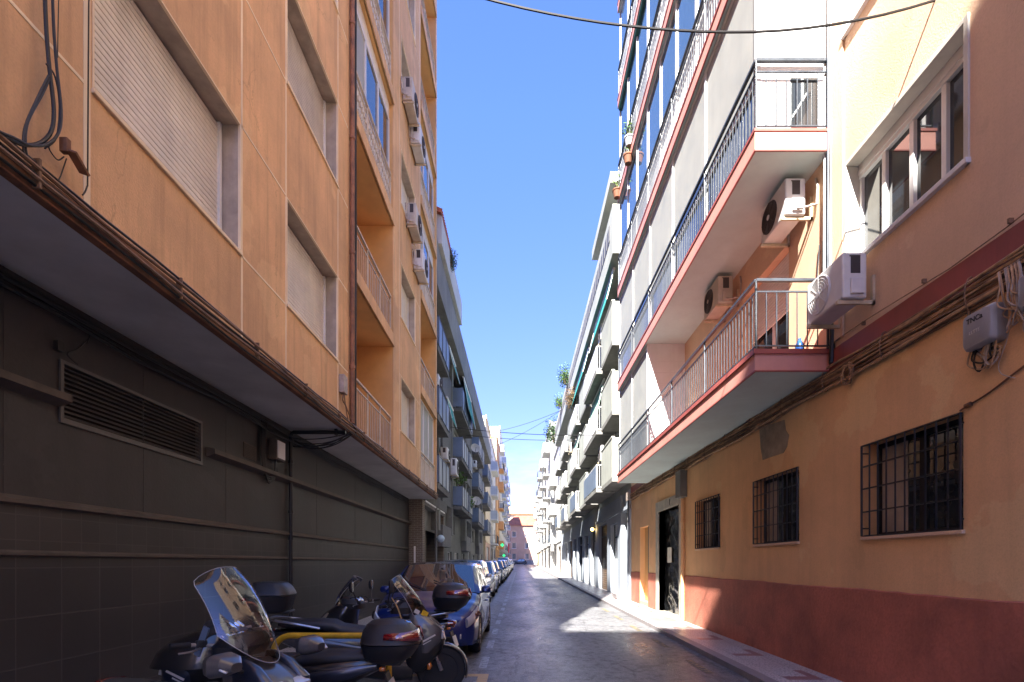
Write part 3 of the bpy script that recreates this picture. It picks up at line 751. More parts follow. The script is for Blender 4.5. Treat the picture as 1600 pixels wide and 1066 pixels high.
ac_unit(XR, -1, 5.80, 4.62, 'big air conditioner at the near end of the lowest salmon balcony, above the cables', L=.72, Hh=.52, D=.28, mat='acwhite', grille='acwhite', bend=False)
ac_unit(XR, -1, 7.05, 6.42, 'sunlit white air conditioner tucked under the near corner of the second salmon balcony', L=.72, Hh=.50, D=.28)
ac_unit(XR, -1, 9.45, 6.42, 'beige air conditioner in the shade under the second balcony, farther along from the sunlit one', L=.74, Hh=.50, D=.28, mat='acbeige')
ac_unit(XL, 1, 12.85, 13.25, 'topmost air conditioner on the terracotta facade, its vent grille facing the camera', L=.8, Hh=.58, D=.24, gap=.03, mat='acbeige')
ac_unit(XL, 1, 13.72, 12.88, 'air conditioner right behind and just below the topmost terracotta facade one', L=.8, Hh=.55, D=.26, gap=.03)
ac_unit(XL, 1, 13.3, 10.42, 'nearer of the two lower air conditioners on the terracotta facade', L=.8, Hh=.56, D=.24, gap=.03, mat='acbeige')
ac_unit(XL, 1, 14.15, 9.75, 'lowest air conditioner on the terracotta facade, partly hidden behind a nearer one', L=.8, Hh=.55, D=.26, gap=.03)

# ================================================================== pipes and cables
mb = MB()
mb.tube([(XL + .05, 8.93, 4.05), (XL + .05, 8.93, LROOF)], .04, 10)
for z in range(5, 22, 2): mb.tube([(XL + .05, 8.93, z), (XL + .05, 8.93, z + .06)], .05, 10)
tag(mb.build('drainpipe', 'copper'), 'rust coloured drainpipe running up the terracotta facade beside the recessed balconies', 'drainpipe')
mb = MB(); rnd = random.Random(5)
for i in range(5):
    mb.tube(wob([(XL + .03 + .012 * (i % 2), 9.08 + .025 * i, 3.95 + j * .7) for j in range(27)], .02, i), .011 + .003 * (i % 3), 6)
tag(mb.build('cable', 'blackcable'), 'bunch of black cables climbing the terracotta facade next to the rust coloured drainpipe', 'cables')
mb = MB()
for i in range(5):
    m_ = i % 2
    mb.tube(wob([(XL + .045 + .02 * (i % 2), LY0 + 18.8 * j / 40, 3.90 + .037 * i + .012 * math.sin(j * .9 + i)) for j in range(41)], .008, 20 + i), .010 + .004 * (i % 2), 6, (0, 1, 0, 1, 0)[i])
for j in range(14): mb.box(XL + .02, XL + .07, .5 + j * 1.3, .515 + j * 1.3, 3.89, 4.07, 1)
tag(mb.build('cable_bundle', ['blackcable', 'browncable2']), 'cables strung along the bottom edge of the terracotta facade above the grey soffit', 'cables')
# black loop and wires at the top left
mb = MB()
px = lambda x, y, X=XL + .06: (X, FPX * X / (x - CX), EYE + (CY - y) * X / (x - CX))
loop = [px(69, -40), px(72, 40), px(77, 105), px(84, 170), px(80, 205), px(62, 224), px(35, 226), px(8, 214), px(-30, 196), px(-90, 150)]
def smoothpath(p, n=5):
    p = [V(q) for q in p]; out = []
    for i in range(len(p) - 1):
        a, b, c, d = p[max(i - 1, 0)], p[i], p[i + 1], p[min(i + 2, len(p) - 1)]
        for k in range(n):
            t = k / n
            out.append(.5 * ((2 * b) + (c - a) * t + (2 * a - 5 * b + 4 * c - d) * t * t + (3 * b - a - 3 * c + d) * t ** 3))
    return out + [p[-1]]
mb.tube(smoothpath(loop), .011, 8); mb.tube([p + V((.02, .03, .02)) for p in smoothpath(loop)], .008, 8)
mb.tube(smoothpath([px(72, 100), px(86, 120), px(93, 165), px(88, 215), px(70, 232)]), .005, 6)
mb.tube(smoothpath([px(76, 118), px(60, 150), px(40, 195), px(36, 225), px(40, 250)]), .006, 6); mb.tube(smoothpath([px(80, 118), px(66, 148), px(44, 190), px(40, 225), px(44, 252)]), .006, 6)
mb.tube([px(92, -20), px(90, 90)], .003, 5)
tag(mb.build('cable', 'blackcable'), 'thick black cable hanging in a loop at the top left of the terracotta facade', 'cable')
mb = MB()
mb.tube([px(139, -20), px(137, 290)], .005, 5); mb.tube(smoothpath([px(137, 290), px(133, 300), px(129, 305)]), .005, 5)
tag(mb.build('cable', 'blackcable'), 'thin dark wire running down the wide cream joint beside the largest shutter', 'cable')
t = thing('insulator_bracket', 'small rusty bracket fixed to the terracotta wall beside the hanging black loop', 'bracket', px(100, 235))
a = V(px(97, 228)); MB().obox(a + V((.02, 0, 0)), (.05, .035, .09)).build('bracket_block', 'fascia', t, bevel=.004)
MB().obox(a + V((.05, .06, -.06)), (.07, .14, .014), (R(-25), R(20), 0)).build('bracket_plate', 'fascia', t)
mb = MB(); mb.tube(smoothpath([V(px(100, 245)), V(px(90, 250)), V(px(78, 235)), V(px(76, 225))]), .004, 5); mb.tube([V(px(104, 248)), V(px(95, 275)), V(px(91, 283))], .004, 5); mb.build('wire', 'blackcable', t)
# small white box by the drainpipe
t = thing('junction_box', 'small pale junction box on the terracotta wall left of the drainpipe', 'junction box', (XL, 8.5, 4.55))
mb = MB(); mb.box(XL, XL + .09, 8.40, 8.58, 4.42, 4.72); mb.build('case', 'greycable', t, bevel=.01)
mb = MB(); mb.tube(smoothpath([(XL + .05, 8.48, 4.42), (XL + .05, 8.46, 4.3), (XL + .05, 8.6, 4.25), (XL + .05, 8.85, 4.1)]), .012, 6); mb.tube(smoothpath([(XL + .05, 8.52, 4.42), (XL + .06, 8.55, 4.25), (XL + .05, 8.7, 4.05)]), .01, 6); mb.build('wire', 'browncable2', t)
# black pipe, meter box and drooping cables under the soffit
mb = MB(); Y = 8.68
mb.tube([(XD + .05, Y, -.02), (XD + .05, Y, 3.75), (XD + .06, Y, 3.80), (XD + .1, Y, 3.83), (XL + .02, Y, 3.83)], .034, 10)
for z in (1.2, 2.0, 2.45, 3.3): mb.tube([(XD + .05, Y, z), (XD + .05, Y, z + .05)], .046, 10)
mb.box(XL - .16, XL - .12, Y - .04, Y + .04, 3.78, 3.88)
tag(mb.build('drainpipe', 'black'), 'black drainpipe down the charcoal wall that turns out under the grey soffit', 'drainpipe')
t = thing('meter_box', 'small white meter box with black cables on the charcoal wall under the soffit', 'meter box', (XD, 8.1, 3.3))
MB().box(XD, XD + .13, 8.0, 8.3, 3.24, 3.56).build('case', 'ledge', t, bevel=.006)  # brown of the case puts its shaded end face into colour
mb = MB(); mb.box(XD + .13, XD + .145, 8.03, 8.27, 3.27, 3.54); mb.box(XD + .145, XD + .15, 8.08, 8.22, 3.36, 3.48); mb.build('cover', 'white_panel', t, bevel=.006)
mb = MB()
for i in range(4):
    o_ = .03 * i; mb.tube(smoothpath([(XD + .04 + o_ * .4, 7.72 + o_, 3.8), (XD + .05, 7.7 + o_, 3.3), (XD + .06, 7.75 + o_, 3.0 - o_), (XD + .06, 7.95, 2.95 - o_), (XD + .06, 8.08 + o_, 3.05), (XD + .06, 8.12, 3.24)]), .012, 6)
mb.build('wire', 'blackcable', t)
mb = MB()
for i, (ya, za, yb, d) in enumerate(((8.75, 3.74, 8.9, .05), (8.8, 3.7, 8.95, .1), (8.78, 3.66, 9.0, .16), (8.8, 3.72, 8.85, .2), (8.9, 3.7, 9.0, .12), (8.7, 3.6, 8.9, .1))):
    mb.tube(sag((XD + .05, ya, za), (XL + .03, yb, 3.88), d), .009 + .004 * (i == 5), 6)
tag(mb.build('cable', 'blackcable'), 'tangle of black cables sagging under the soffit by the black drainpipe', 'cables')
mb = MB()
for i in range(4): mb.tube(wob([(XD + .04 + .03 * (i % 2), LY0 + 18.4 * j / 26, 3.80 - .04 * i + .03 * math.sin(j * 1.7 + i) * (i > 1)) for j in range(27)], .012, 60 + i), .016, 6)
tag(mb.build('cable_bundle', 'blackcable'), 'dark cables along the top of the charcoal wall under the soffit', 'cables')
mb = MB(); mb.tube(smoothpath([(XD + .02, 4.62, 3.62), (XD + .05, 4.5, 3.5), (XD + .03, 4.42, 3.42), (XD + .05, 4.5, 3.36)]), .008, 6); mb.tube([(XD + .02, 4.7, 3.78), (XD + .03, 4.62, 3.6)], .006, 6); mb.box(XD, XD + .04, 4.32, 4.38, 3.42, 3.5)
tag(mb.build('cable', 'blackcable'), 'short black cable end hooked to the charcoal wall above the large louvred vent', 'cable')

# right wall: thick brown bundle
mb = MB(); rnd = random.Random(11)
for i in range(16):
    row, colm = i % 8, i // 8
    zc = 3.90 + .032 * row; xc = XR - .018 - .028 * colm
    mb.tube(wob([(xc + .006 * math.sin(j * 1.3 + i), -4. + 22.65 * j / 54, zc + .022 * math.sin(j * .8 + i * 2.1)) for j in range(55)], .012, 100 + i), rnd.choice((.010, .012, .015, .018)), 6, rnd.choice((0, 0, 1)))
for j in range(20):
    y = -3 + j * 1.08; mb.tube([(XR - .03 + .055 * math.cos(a), y + .004 * a, 4.02 + .15 * math.sin(a)) for a in [k * .52 for k in range(13)]], .006, 5, 1)
tag(mb.build('cable_bundle', ['browncable', 'browncable2']), 'thick bundle of tan cables tied along the peach wall beneath the lowest balcony', 'cables')
mb = MB(); mb.tube(wob([(XR - .03, -4 + 22 * j / 40, 4.42 + .03 * math.sin(j * 1.1)) for j in range(30)], .02, 7), .006, 5)
for j in range(14): mb.box(XR - .04, XR, -3 + j * .9, -2.98 + j * .9, 4.41, 4.45)
tag(mb.build('cable', 'browncable2'), 'single thin cable clipped above the oxblood band on the peach wall', 'cable')
pr_ = lambda x, y, X=XR - .05: (X, FPX * X / (x - CX), EYE + (CY - y) * X / (x - CX))
mb = MB(); rnd = random.Random(4)
for i in range(9):
    c = V(pr_(1325, 580)); r1, r2 = rnd.uniform(.07, .12), rnd.uniform(.07, .14)
    mb.tube([c + V((rnd.uniform(-.03, .01), r1 * math.cos(a) + rnd.uniform(-.006, .006), r2 * math.sin(a) - .03)) for a in [k * .449 for k in range(15)]], .008, 5, i % 2)
tag(mb.build('cable_coil', ['browncable', 'browncable2']), 'coil of spare tan cable hanging from the bundle just below the big air conditioner', 'cable coil')
def boxwire(name, label, cx, y0, y1, z0, z1, lettered):
    t = thing('junction_box', label, 'junction box', (XR, y0, z0), 0)
    D = .13
    mb = MB(); mb.blob([(XR, (y0 + y1) / 2, (z0 + z1) / 2, (y1 - y0) / 2, (z1 - z0) / 2, 9), (XR - D * .7, (y0 + y1) / 2, (z0 + z1) / 2, (y1 - y0) / 2, (z1 - z0) / 2, 9), (XR - D * .96, (y0 + y1) / 2, (z0 + z1) / 2, (y1 - y0) / 2 - .02, (z1 - z0) / 2 - .015, 7), (XR - D, (y0 + y1) / 2, (z0 + z1) / 2, (y1 - y0) / 2 - .03, (z1 - z0) / 2 - .02, 7)], 36, axis='x')
    mb.build('case', 'bluegrey', t, sharp=30)
    rnd = random.Random(len(label)); mb = MB()
    for i in range(9):
        ya = rnd.uniform(y0 + .02, y1 - .02); yb = rnd.uniform(y0 + .02, y1 - .02); d = rnd.uniform(.09, .2)
        mb.tube(smoothpath([(XR - .06, ya, z0 + .01), (XR - .07, ya + .01, z0 - d * .6), (XR - .06, (ya + yb) / 2, z0 - d), (XR - .05, yb, z0 - d * .5), (XR - .03, y1 + rnd.uniform(.0, .05), z0 + .1), (XR - .03, y1 + .02, 3.95)]), .008, 5, i % 3)
    mb.build('wire', ['browncable', 'blackcable', 'greycable'], t)
    return t
M['bluegrey'] = surf('blue_grey_box_plastic', (.34, .34, .35), .45, var=.08, vs=5, streak=.1)
jb = boxwire('junction_box', 'grey junction box with dark lettering hanging from the tan cable bundle on the peach wall', 0, 4.25, 4.56, 3.48, 3.80, True)
def letters(txt, size, mat, loc, parent, name='lettering', bold=0.):
    cu = bpy.data.curves.new(name, 'FONT'); cu.body = txt; cu.size = size; cu.extrude = .001; cu.align_x = 'CENTER'; cu.offset = bold
    tmp = bpy.data.objects.new('tmp_text', cu); COL.objects.link(tmp)
    dg = bpy.context.evaluated_depsgraph_get(); me = bpy.data.meshes.new_from_object(tmp.evaluated_get(dg))
    bpy.data.objects.remove(tmp)
    # text plane -> right wall, readable from the street: text x runs towards -Y, text y up, facing -X
    Rm = Matrix(((0, 0, -1, loc[0]), (-1, 0, 0, loc[1]), (0, 1, 0, loc[2]), (0, 0, 0, 1)))
    me.transform(Matrix.Translation(-ORIG[parent.name]) @ Rm); me.materials.clear(); me.materials.append(M[mat])
    o = bpy.data.objects.new(name, me); COL.objects.link(o); o.parent = parent; ORIG[o.name] = ORIG[parent.name]
    return o
letters('TNCa', .062, 'ink', (XR - .1315, 4.42, 3.705), jb, bold=.0015)
letters('LLTTE', .04, 'palemark', (XR - .1315, 4.42, 3.605), jb)
boxwire('junction_box', 'grey junction box beside the tangle of pale wires, nearer the camera than the lettered box', 0, 3.82, 4.06, 3.60, 3.88, False)
mb = MB(); rnd = random.Random(8)
for i in range(20):
    y = rnd.uniform(4.05, 4.25); d = rnd.uniform(.15, .45); yb = rnd.uniform(3.95, 4.22)
    mb.tube(smoothpath([(XR - .05, y + .05, 4.05), (XR - .08, y, 3.9), (XR - rnd.uniform(.05, .12), y - .03, 3.9 - d * .6), (XR - .07, yb, 3.9 - d), (XR - .04, yb - .06, 3.62 - d * .1)]), .006, 5, i % 2)
mb.tube(smoothpath([(XR - .03, 4.2, 3.6), (XR - .04, 4.22, 3.45), (XR - .03, 4.3, 3.3), (XR - .03, 4.28, 3.2), (XR - .03, 4.16, 3.12)]), .004, 5)
tag(mb.build('cable_tangle', ['greycable', 'browncable']), 'tangle of pale grey wires spilling from the bundle between the two junction boxes', 'cables')
mb = MB(); mb.tube(smoothpath([pr_(1640, 548, XR - .012), pr_(1600, 572, XR - .012), pr_(1545, 614, XR - .012), pr_(1512, 634, XR - .012), pr_(1500, 642, XR - .012)]), .008, 6)
mb.tube([pr_(1517, 631, XR - .02), pr_(1509, 635, XR - .02)], .022, 8)
tag(mb.build('cable', 'fascia'), 'short brown cable slanting down to the corner of the largest barred window', 'cable')
# bundle of pale pipes up the peach facade
mb = MB(); rnd = random.Random(2)
for i in range(5):
    mb.tube(wob([(XR - .02 - .02 * (i % 2), 6.66 + .035 * i - .02, 5.0 + j * .85) for j in range(21)], .012, 40 + i), .016, 6, (0, 1, 2, 0, 1)[i])
mb.tube(smoothpath([(XR - .02, 6.9, 5.9), (XR - .03, 6.95, 5.2), (XR - .02, 6.9, 4.9), (XR - .02, 6.85, 5.3), (XR - .02, 6.82, 5.9)]), .007, 5, 1)
tag(mb.build('pipe_bundle', ['white_alu', 'railgrey', 'greycable']), 'bundle of pale and dark conduits running up the peach facade by the balcony ends', 'pipes')
mb = MB(); mb.tube(smoothpath([(XR - .02, 6.66, 4.95), (XR - .03, 6.6, 4.6), (XR - .03, 6.62, 4.2)]), .03, 7)
tag(mb.build('cable', 'blackcable'), 'thick dark cable dropping behind the big air conditioner to the tan bundle', 'cable')
# conduit box and drainpipe by the doorway, cement patch, bottle
MBb = MB(); MBb.box(XR - .17, XR, 12.42, 12.82, 3.22, 3.88)
tag(MBb.build('conduit_box', 'concrete', bevel=.008), 'dark grey boxed duct on the peach wall above the right side of the doorway', 'duct')
mb = MB(); mb.tube([(XR - .06, 12.6, gz(12.6) + .1), (XR - .06, 12.6, 3.2)], .045, 10)
for z in (1.5, 2.6): mb.tube([(XR - .06, 12.6, z), (XR - .06, 12.6, z + .04)], .053, 10)
tag(mb.build('drainpipe', 'peach'), 'peach painted drainpipe beside the doorway under the boxed duct', 'drainpipe')
pts = [(1187, 672), (1200, 664), (1215, 660), (1226, 656), (1228, 672), (1233, 680), (1230, 698), (1224, 708), (1205, 714), (1192, 719), (1189, 700)]
pp = [V(pr_(x, y, XR - .001)) for x, y in pts]
tag(MB().prism(pp, (-.006, 0, 0)).build('cement_patch', 'cement', smooth=False), 'irregular patch of bare grey cement on the peach wall under the tan cables', 'wall patch')
mb = MB(); mb.lathe((3.72, 6.82, 4.405), (0, 0, 1), [(.05, 0), (.055, .02), (.055, .11), (.03, .16), (.018, .17), (.018, .2), (.001, .2)], 16)
tag(mb.build('bottle', 'bluebottle'), 'small blue bottle standing on the near end of the lowest salmon balcony', 'bottle')
# overhead lines
def line(name, pts, r, label, cat='overhead cable'):
    return tag(MB().tube(pts, r, 6).build(name, 'blackcable'), label, cat)
ln = [V((X, 5., 6.80 + (.055 if X < 2.1 else .082) * (X - 2.1) ** 2)) for X in [-2.98 + 7.03 * i / 28 for i in range(29)]]
line('overhead_cable', ln, .012, 'black cable sagging across the top of the photo between the two facades')
line('overhead_cable', sag((-3.0, 22., 7.45), (3.3, 22., 7.1), .12), .012, 'lowest and nearest of the thin cables strung across the middle of the street')
line('overhead_cable', sag((-3.2, 30., 9.1), (3.3, 31., 9.05), .12), .014, 'second cable spanning the middle of the street, just above the nearest spanning one')
line('overhead_cable', sag((-3.4, 52., 14.8), (3.3, 42., 14.1), .25), .018, 'upper cable of the far pair crossing the sky at the end of the street')
line('overhead_cable', sag((-3.4, 52., 13.2), (3.3, 40., 13.6), .3), .016, 'slanting lower cable of the far pair crossing the sky at the end of the street')

# ================================================================== left: grey concrete block
GX, GY0, GY1, GTOP = -3.75, 18.27, 52., 13.2
GB = thing('apartment_building', 'weathered grey concrete block with slate blue balcony panels and a deep parapet', 'building', (-8, 35, 0))
fl = [4.5, 7.0, 9.5]
mods = [(18.45, 'A'), (22.5, 'B'), (26., 'C'), (32.4, 'B'), (36.2, 'C'), (42.6, 'B'), (46.2, 'C')]
gh = []
for y, kd in mods:
    for z in fl:
        if kd == 'B': gh.append((y + .5, y + 1.3, z + 1.0, z + 2.15)); gh.append((y + 1.7, y + 2.6, z + 1.0, z + 2.15))
        elif kd == 'A': gh.append((y + .5, y + 2.2, z, z + 2.15))
        else: gh.append((y + .5, y + 2.0, z, z + 2.15)); gh.append((y + 3.2, y + 4.6, z, z + 2.15))
gg = [(24.2, 25.4, .8, 2.0), (26.4, 28., .8, 2.2), (29.2, 31., .8, 2.2), (33, 34.4, .8, 2.2), (37, 38.6, .6, 2.4), (40, 41.6, .8, 2.2), (44, 46, .3, 2.6), (48, 50, .3, 2.6), (23.9, 25.2, 3.35, 4.1), (26.6, 29.2, 3.2, 4.2), (33, 35, 3.2, 4.1), (38, 41, 3.2, 4.1)]
mb = MB()
holewall(mb, GX, GY0, GY1, 2.9, GTOP, gh + [g for g in gg if g[2] > 3], -.15, 0)
holewall(mb, GX, 23.6, GY1, 0, 2.9, [g for g in gg if g[2] < 3], -.15, 0)
mb.quad((GX, GY0, 4.0), (-14, GY0, 4.0), (-14, GY0, GTOP), (GX, GY0, GTOP)); mb.quad((GX, GY1, 0), (-14, GY1, 0), (-14, GY1, GTOP), (GX, GY1, GTOP))
for y in (21.5, 25.75, 32.1, 35.8, 42.3, 45.9): mb.box(GX - .01, GX + .32, y, y + .5, 3.0, 11.6)
mb.build('wall', 'concrete', GB, smooth=False)
mb = MB(); mb.box(-14, -2.98, GY0 + .03, GY1, 11.62, 13.2); mb.build('parapet', 'concrete', GB, smooth=False)
mb = MB(); mb.box(-3.3, -2.85, GY0 + .3, 25., 13.2, 14.3); mb.build('roof_parapet', 'whitewall', GB, smooth=False)
for i, (a, b, c, d) in enumerate(gh + gg):
    mb = MB(); X = GX - .14
    mb.box(X - .02, X, a, b, c, d, 0); cover = (i * 37 % 5) / 7.
    if d - c > .9: mb.box(X, X + .02, a, b, d - (d - c) * cover, d, 2)
    w_ = mb.build('window', ['pane', 'white_alu', 'shutter_grey'], GB, smooth=False)
    mb = MB()
    for y0_, y1_ in ((a, a + .06), (b - .06, b), ((a + b) / 2 - .04, (a + b) / 2 + .04)): mb.box(X, X + .03, y0_, y1_, c, d)
    mb.box(X, X + .032, a, b, d - .05, d + .001); mb.box(X, X + .032, a, b, c - .001, c + .05)
    mb.build('frame', 'white_alu', w_, smooth=False)
for y, kd in mods:
    for z in fl:
        if kd == 'A': a, b, xo = y, y + 2.85, -2.98
        elif kd == 'C': a, b, xo = y, y + 5.8, -2.98
        else: continue
        if kd == 'C':                                                # two balconies side by side with a gap
            spans = ((a, a + 3.1), (a + 3.5, b))
        else: spans = ((a, b),)
        for p, q in spans:
            mb = MB(); mb.box(xo, GX, p, q, z - .18, z, 0)
            bal = mb.build('balcony', ['concrete_dark', 'bluepanel'], GB, smooth=False)
            mb = MB(); mb.box(xo - .005, xo + .03, p + .03, q - .03, z + .05, z + 1.0, 0); mb.box(GX, xo, p + .01, p + .04, z + .05, z + 1., 0)
            for j in range(int((q - p) / .9) + 1): mb.box(xo + .03, xo + .05, p + .05 + j * .9, p + .09 + j * .9, z, z + 1.05, 1)
            mb.box(xo - .01, xo + .04, p + .01, q - .01, z + 1., z + 1.04, 1)
            mb.build('balcony_panel', ['bluepanel', 'railgrey'], bal, smooth=False)
for y, kd in mods:
    if kd != 'B': continue
    for z in (2.35, 4.3, 6.75, 9.2):
        mb = MB(); mb.box(-3.42, GX, y, y + 2.9, z, z + 1.35 if z > 3 else z + .95)
        n = 22
        for j in range(n): mb.box(-3.42, -3.405, y + .03 + j * .13, y + .11 + j * .13, z + .02, z + (1.33 if z > 3 else .93))
        mb.build('balcony_screen', 'greybox', GB, smooth=False)
# brick entrance bay
mb = MB()
mb.box(-3.94, -3.46, 18.09, 18.55, 0, 3.86, 1); mb.box(-3.96, -3.9, 18.55, 21.2, 0, 3.86, 0); mb.box(-3.5, -3.44, 20.95, 21.2, 0, 3.9, 2); mb.box(-5.2, -5.1, 21.2, 23.6, 0, 3.9, 3); mb.box(-5.2, -3.5, 23.35, 23.62, 0, 3.86, 0)
mb.box(-3.9, -3.47, 18.55, 23.6, 3.72, 3.9, 2); mb.box(-5.2, -3.4, 18.1, 23.7, 3.9, 4.3, 2)
mb.build('brick_entrance', ['brick', 'brick_x', 'concrete_dark', 'interior'], GB, smooth=False)
mb = MB(); mb.box(-3.47, -3.43, 18.6, 20.9, 3.84, 3.91); mb.box(-3.47, -3.43, 21.25, 23.3, 3.84, 3.91); mb.build('lintel_trim', 'white_alu', GB, smooth=False)
mb = MB(); mb.box(-3.46, -3.45, 18.19, 18.2, 0, 1) if False else mb.box(-3.76, -3.70, 18.07, 18.092, 1.55, 2.2); mb.build('name_plate', 'white_panel', GB)
t = thing('wall_lamp', 'pale blue globe lamp on the brick entrance of the grey block', 'lamp', (-3.3, 20.9, 2.6))
MB().blob([(2.6 - .16 * math.cos(a), -3.25, 20.9, .16 * math.sin(a) + .001, .16 * math.sin(a) + .001, 2) for a in [k * math.pi / 10 for k in range(11)]], 20).build('globe', 'globe', t)
mb = MB(); mb.tube([(-3.44, 21., 2.6), (-3.38, 20.95, 2.6)], .03, 8); mb.build('arm', 'iron', t)
# awnings, as things: cloth on a roller with two arms
def awning(name, label, X, sgn, y0, y1, ztop, drop, out, mat, grp):
    t = thing(name, label, 'awning', (X, y0, ztop), 0, grp)
    mb = MB()
    def f(u, v): return (X + sgn * (out * v), y0 + (y1 - y0) * u, ztop - drop * v - .05 * math.sin(math.pi * v) + .012 * math.sin(u * 40))
    mb.grid(f, 16, 6); mb.build('cloth', mat, t, solid=.006, sharp=180)
    mb = MB(); mb.tube([(X, y0 - .04, ztop), (X, y1 + .04, ztop)], .05, 10)
    for y in (y0 + .05, y1 - .05): mb.tube([(X + sgn * .02, y, ztop - .1), (X + sgn * (out + .02), y, ztop - drop - .02)], .014, 6)
    mb.build('awning_frame', 'white_alu', t)
    return t
awning('awning', 'large bright teal awning hung from a top balcony of the grey block', -3.05, 1, 27.4, 31.6, 11.55, 1.7, .28, 'teal', 'teal awnings')
awning('awning', 'small teal awning under the parapet of the grey block, nearer than the larger one', -3.2, 1, 22.9, 25.2, 11.3, .9, .22, 'teal', 'teal awnings')
awning('awning', 'dark teal awning half rolled over a middle balcony of the grey block', -3.3, 1, 23., 25., 9.05, .9, .2, 'teal', 'teal awnings')
ac_unit(-3.42, 1, 24.6, 5.85, 'tall pale air conditioner in front of a slatted screen of the grey block', L=.8, Hh=.8, D=.3, gap=.06, bend=False)
ac_unit(-3.44, 1, 19.3, 8.2, 'air conditioner above the middle balcony nearest the terracotta block', L=.75, Hh=.55, D=.3, gap=.06, bend=False)
ac_unit(-3.43, 1, 21.6, 6.0, 'air conditioner low on the first pier of the grey block', L=.75, Hh=.5, D=.3, gap=.06, bend=False)
ac_unit(-3.43, 1, 35.85, 8.3, 'air conditioner high on a farther pier of the grey block', L=.75, Hh=.5, D=.3, gap=.06, bend=False)
# satellite dishes
for i, (x, y, z, lb) in enumerate(((-2.85, 32.2, 8.8, 'pale satellite dish on the farther middle balcony of the grey block'), (-2.85, 33.2, 5.6, 'pale satellite dish low on the grey block, below the other dish'))):
    t = thing('satellite_dish', lb, 'satellite dish', (x, y, z))
    MB().lathe((x, y, z), (.35, -.9, .25), [(.02, 0), (.15, .02), (.27, .06), (.3, .08), (.29, .09), (.15, .03), (.001, .01)], 24).build('dish', 'acbeige', t)
    mb = MB(); mb.tube([(x, y, z - .36), (x + .1, y - .35, z + .02)], .012, 6); mb.tube([(x - .1, y + .1, z - .5), (x, y, z)], .02, 6); mb.build('arm', 'railgrey', t)

# ================================================================== leaf clumps
def leaves(mb, c, r, n, size, seed, squash=1., m=0):
    rnd = random.Random(seed); c = V(c)
    for i in range(n):
        d = V((rnd.gauss(0, 1), rnd.gauss(0, 1), rnd.gauss(0, 1))).normalized() * (rnd.random() ** .45)
        p = c + V((d.x * r, d.y * r, d.z * r * squash)); u = V((rnd.gauss(0, 1), rnd.gauss(0, 1), rnd.gauss(0, .6))).normalized(); w_ = u.orthogonal().normalized()
        a = rnd.uniform(0, 6.28); w_ = (w_ * math.cos(a) + u.cross(w_) * math.sin(a)); s = size * rnd.uniform(.6, 1.3)
        mb.add([p - u * s, p + w_ * s * .4, p + u * s, p - w_ * s * .4], [(0, 1, 2, 3)], m)
    return mb
def potplant(name, label, loc, r, seed, mat='leaf', pot='terracottapot', n=160, grp=None, squash=1.1):
    x, y, z = loc
    t = thing(name, label, 'plant', loc, 0, grp)
    MB().lathe((x, y, z), (0, 0, 1), [(.09, 0), (.13, .2), (.145, .2), (.145, .24), (.12, .24), (.1, .2), (.001, .2)], 16).build('pot', pot, t)
    leaves(MB(), (x, y, z + .24 + r * squash * .8), r, n, r * .22, seed, squash).build('foliage', mat, t, smooth=False)
    mb = MB()
    for i in range(4): mb.tube([(x, y, z + .2), (x + .3 * r * math.cos(i * 1.7), y + .3 * r * math.sin(i * 1.7), z + .24 + r * squash)], [.012, .004], 5)
    mb.build('stem', 'bark', t)
potplant('potted_plant', 'bushy green plant on a lower slate blue balcony of the grey block', (-3.15, 26.6, 5.35), .42, 3)
potplant('potted_plant', 'smaller green plant farther along the lower slate blue balcony of the grey block', (-3.1, 30.5, 4.6), .4, 4)
potplant('potted_plant', 'green plant in a grey pot on the upper salmon balcony of the peach block', (3.02, 14.2, 12.75 + .42), .24, 5, pot='greypot', n=70)
potplant('potted_plant', 'small plant in a terracotta pot hung below the grey pot on the upper salmon balcony', (3.0, 14.25, 12.72), .16, 6, n=40)
potplant('potted_plant', 'spiky green plant at the far end of the upper salmon balcony railing', (3.0, 15.9, 12.95), .22, 7, n=60)
for nm, lb, c, r, sd, mt in (('bush', 'bright green bush on the sage block roof, nearest of the rooftop plants', (3.15, 36., 14.9), .62, 21, 'leaf'), ('bush', 'smaller olive bush on the roof of the sage block beyond the bright green one', (3.15, 41.5, 14.8), .5, 22, 'leaf'),
                         ('bush', 'hanging rooftop greenery above the white block at the far end of the sage block', (3.25, 50., 14.6), 1.05, 23, 'leafdark'), ('creeper', 'dry brown creeper hanging from the parapet of the sage block', (3.3, 33., 12.3), .5, 24, 'dry'), ('bush', 'plants under the tiled eave on top of the grey concrete block', (-2.85, 20.9, 14.05), .32, 25, 'leafdark')):
    t = thing(nm, lb, 'plant', c)
    leaves(leaves(MB(), c, r, 900, r * .10, sd, 1.3), (c[0], c[1] + r * .5, c[2] - r * .5), r * .8, 600, r * .10, sd + 50, 1.2).build('foliage', mt, t, smooth=False)
    mb = MB()
    for i in range(5): mb.tube([(c[0], c[1], c[2] - r * 1.2), (c[0] + r * .5 * math.cos(i * 1.3), c[1] + r * .5 * math.sin(i * 1.3), c[2] + r * .4)], [.03, .008], 5)
    mb.build('stem', 'bark', t)
t = thing('roof_eave', 'dark red tiled eave jutting from the roof of the grey concrete block', 'eave', (-3, 20, 15))
mb = MB(); mb.prism([(-4.6, 18.4, 15.1), (-2.84, 18.4, 14.3), (-2.84, 18.4, 14.2), (-4.6, 18.4, 14.95)], (0, 3.0, 0))
for j in range(20): mb.tube([(-4.6, 18.45 + j * .15, 15.12), (-2.82, 18.45 + j * .15, 14.32)], .05, 6)
mb.build('roof', 'rooftile', t); MB().box(-4.4, -3.3, 18.42, 21.35, 13.2, 14.9).build('wall', 'whitewall', t, smooth=False)

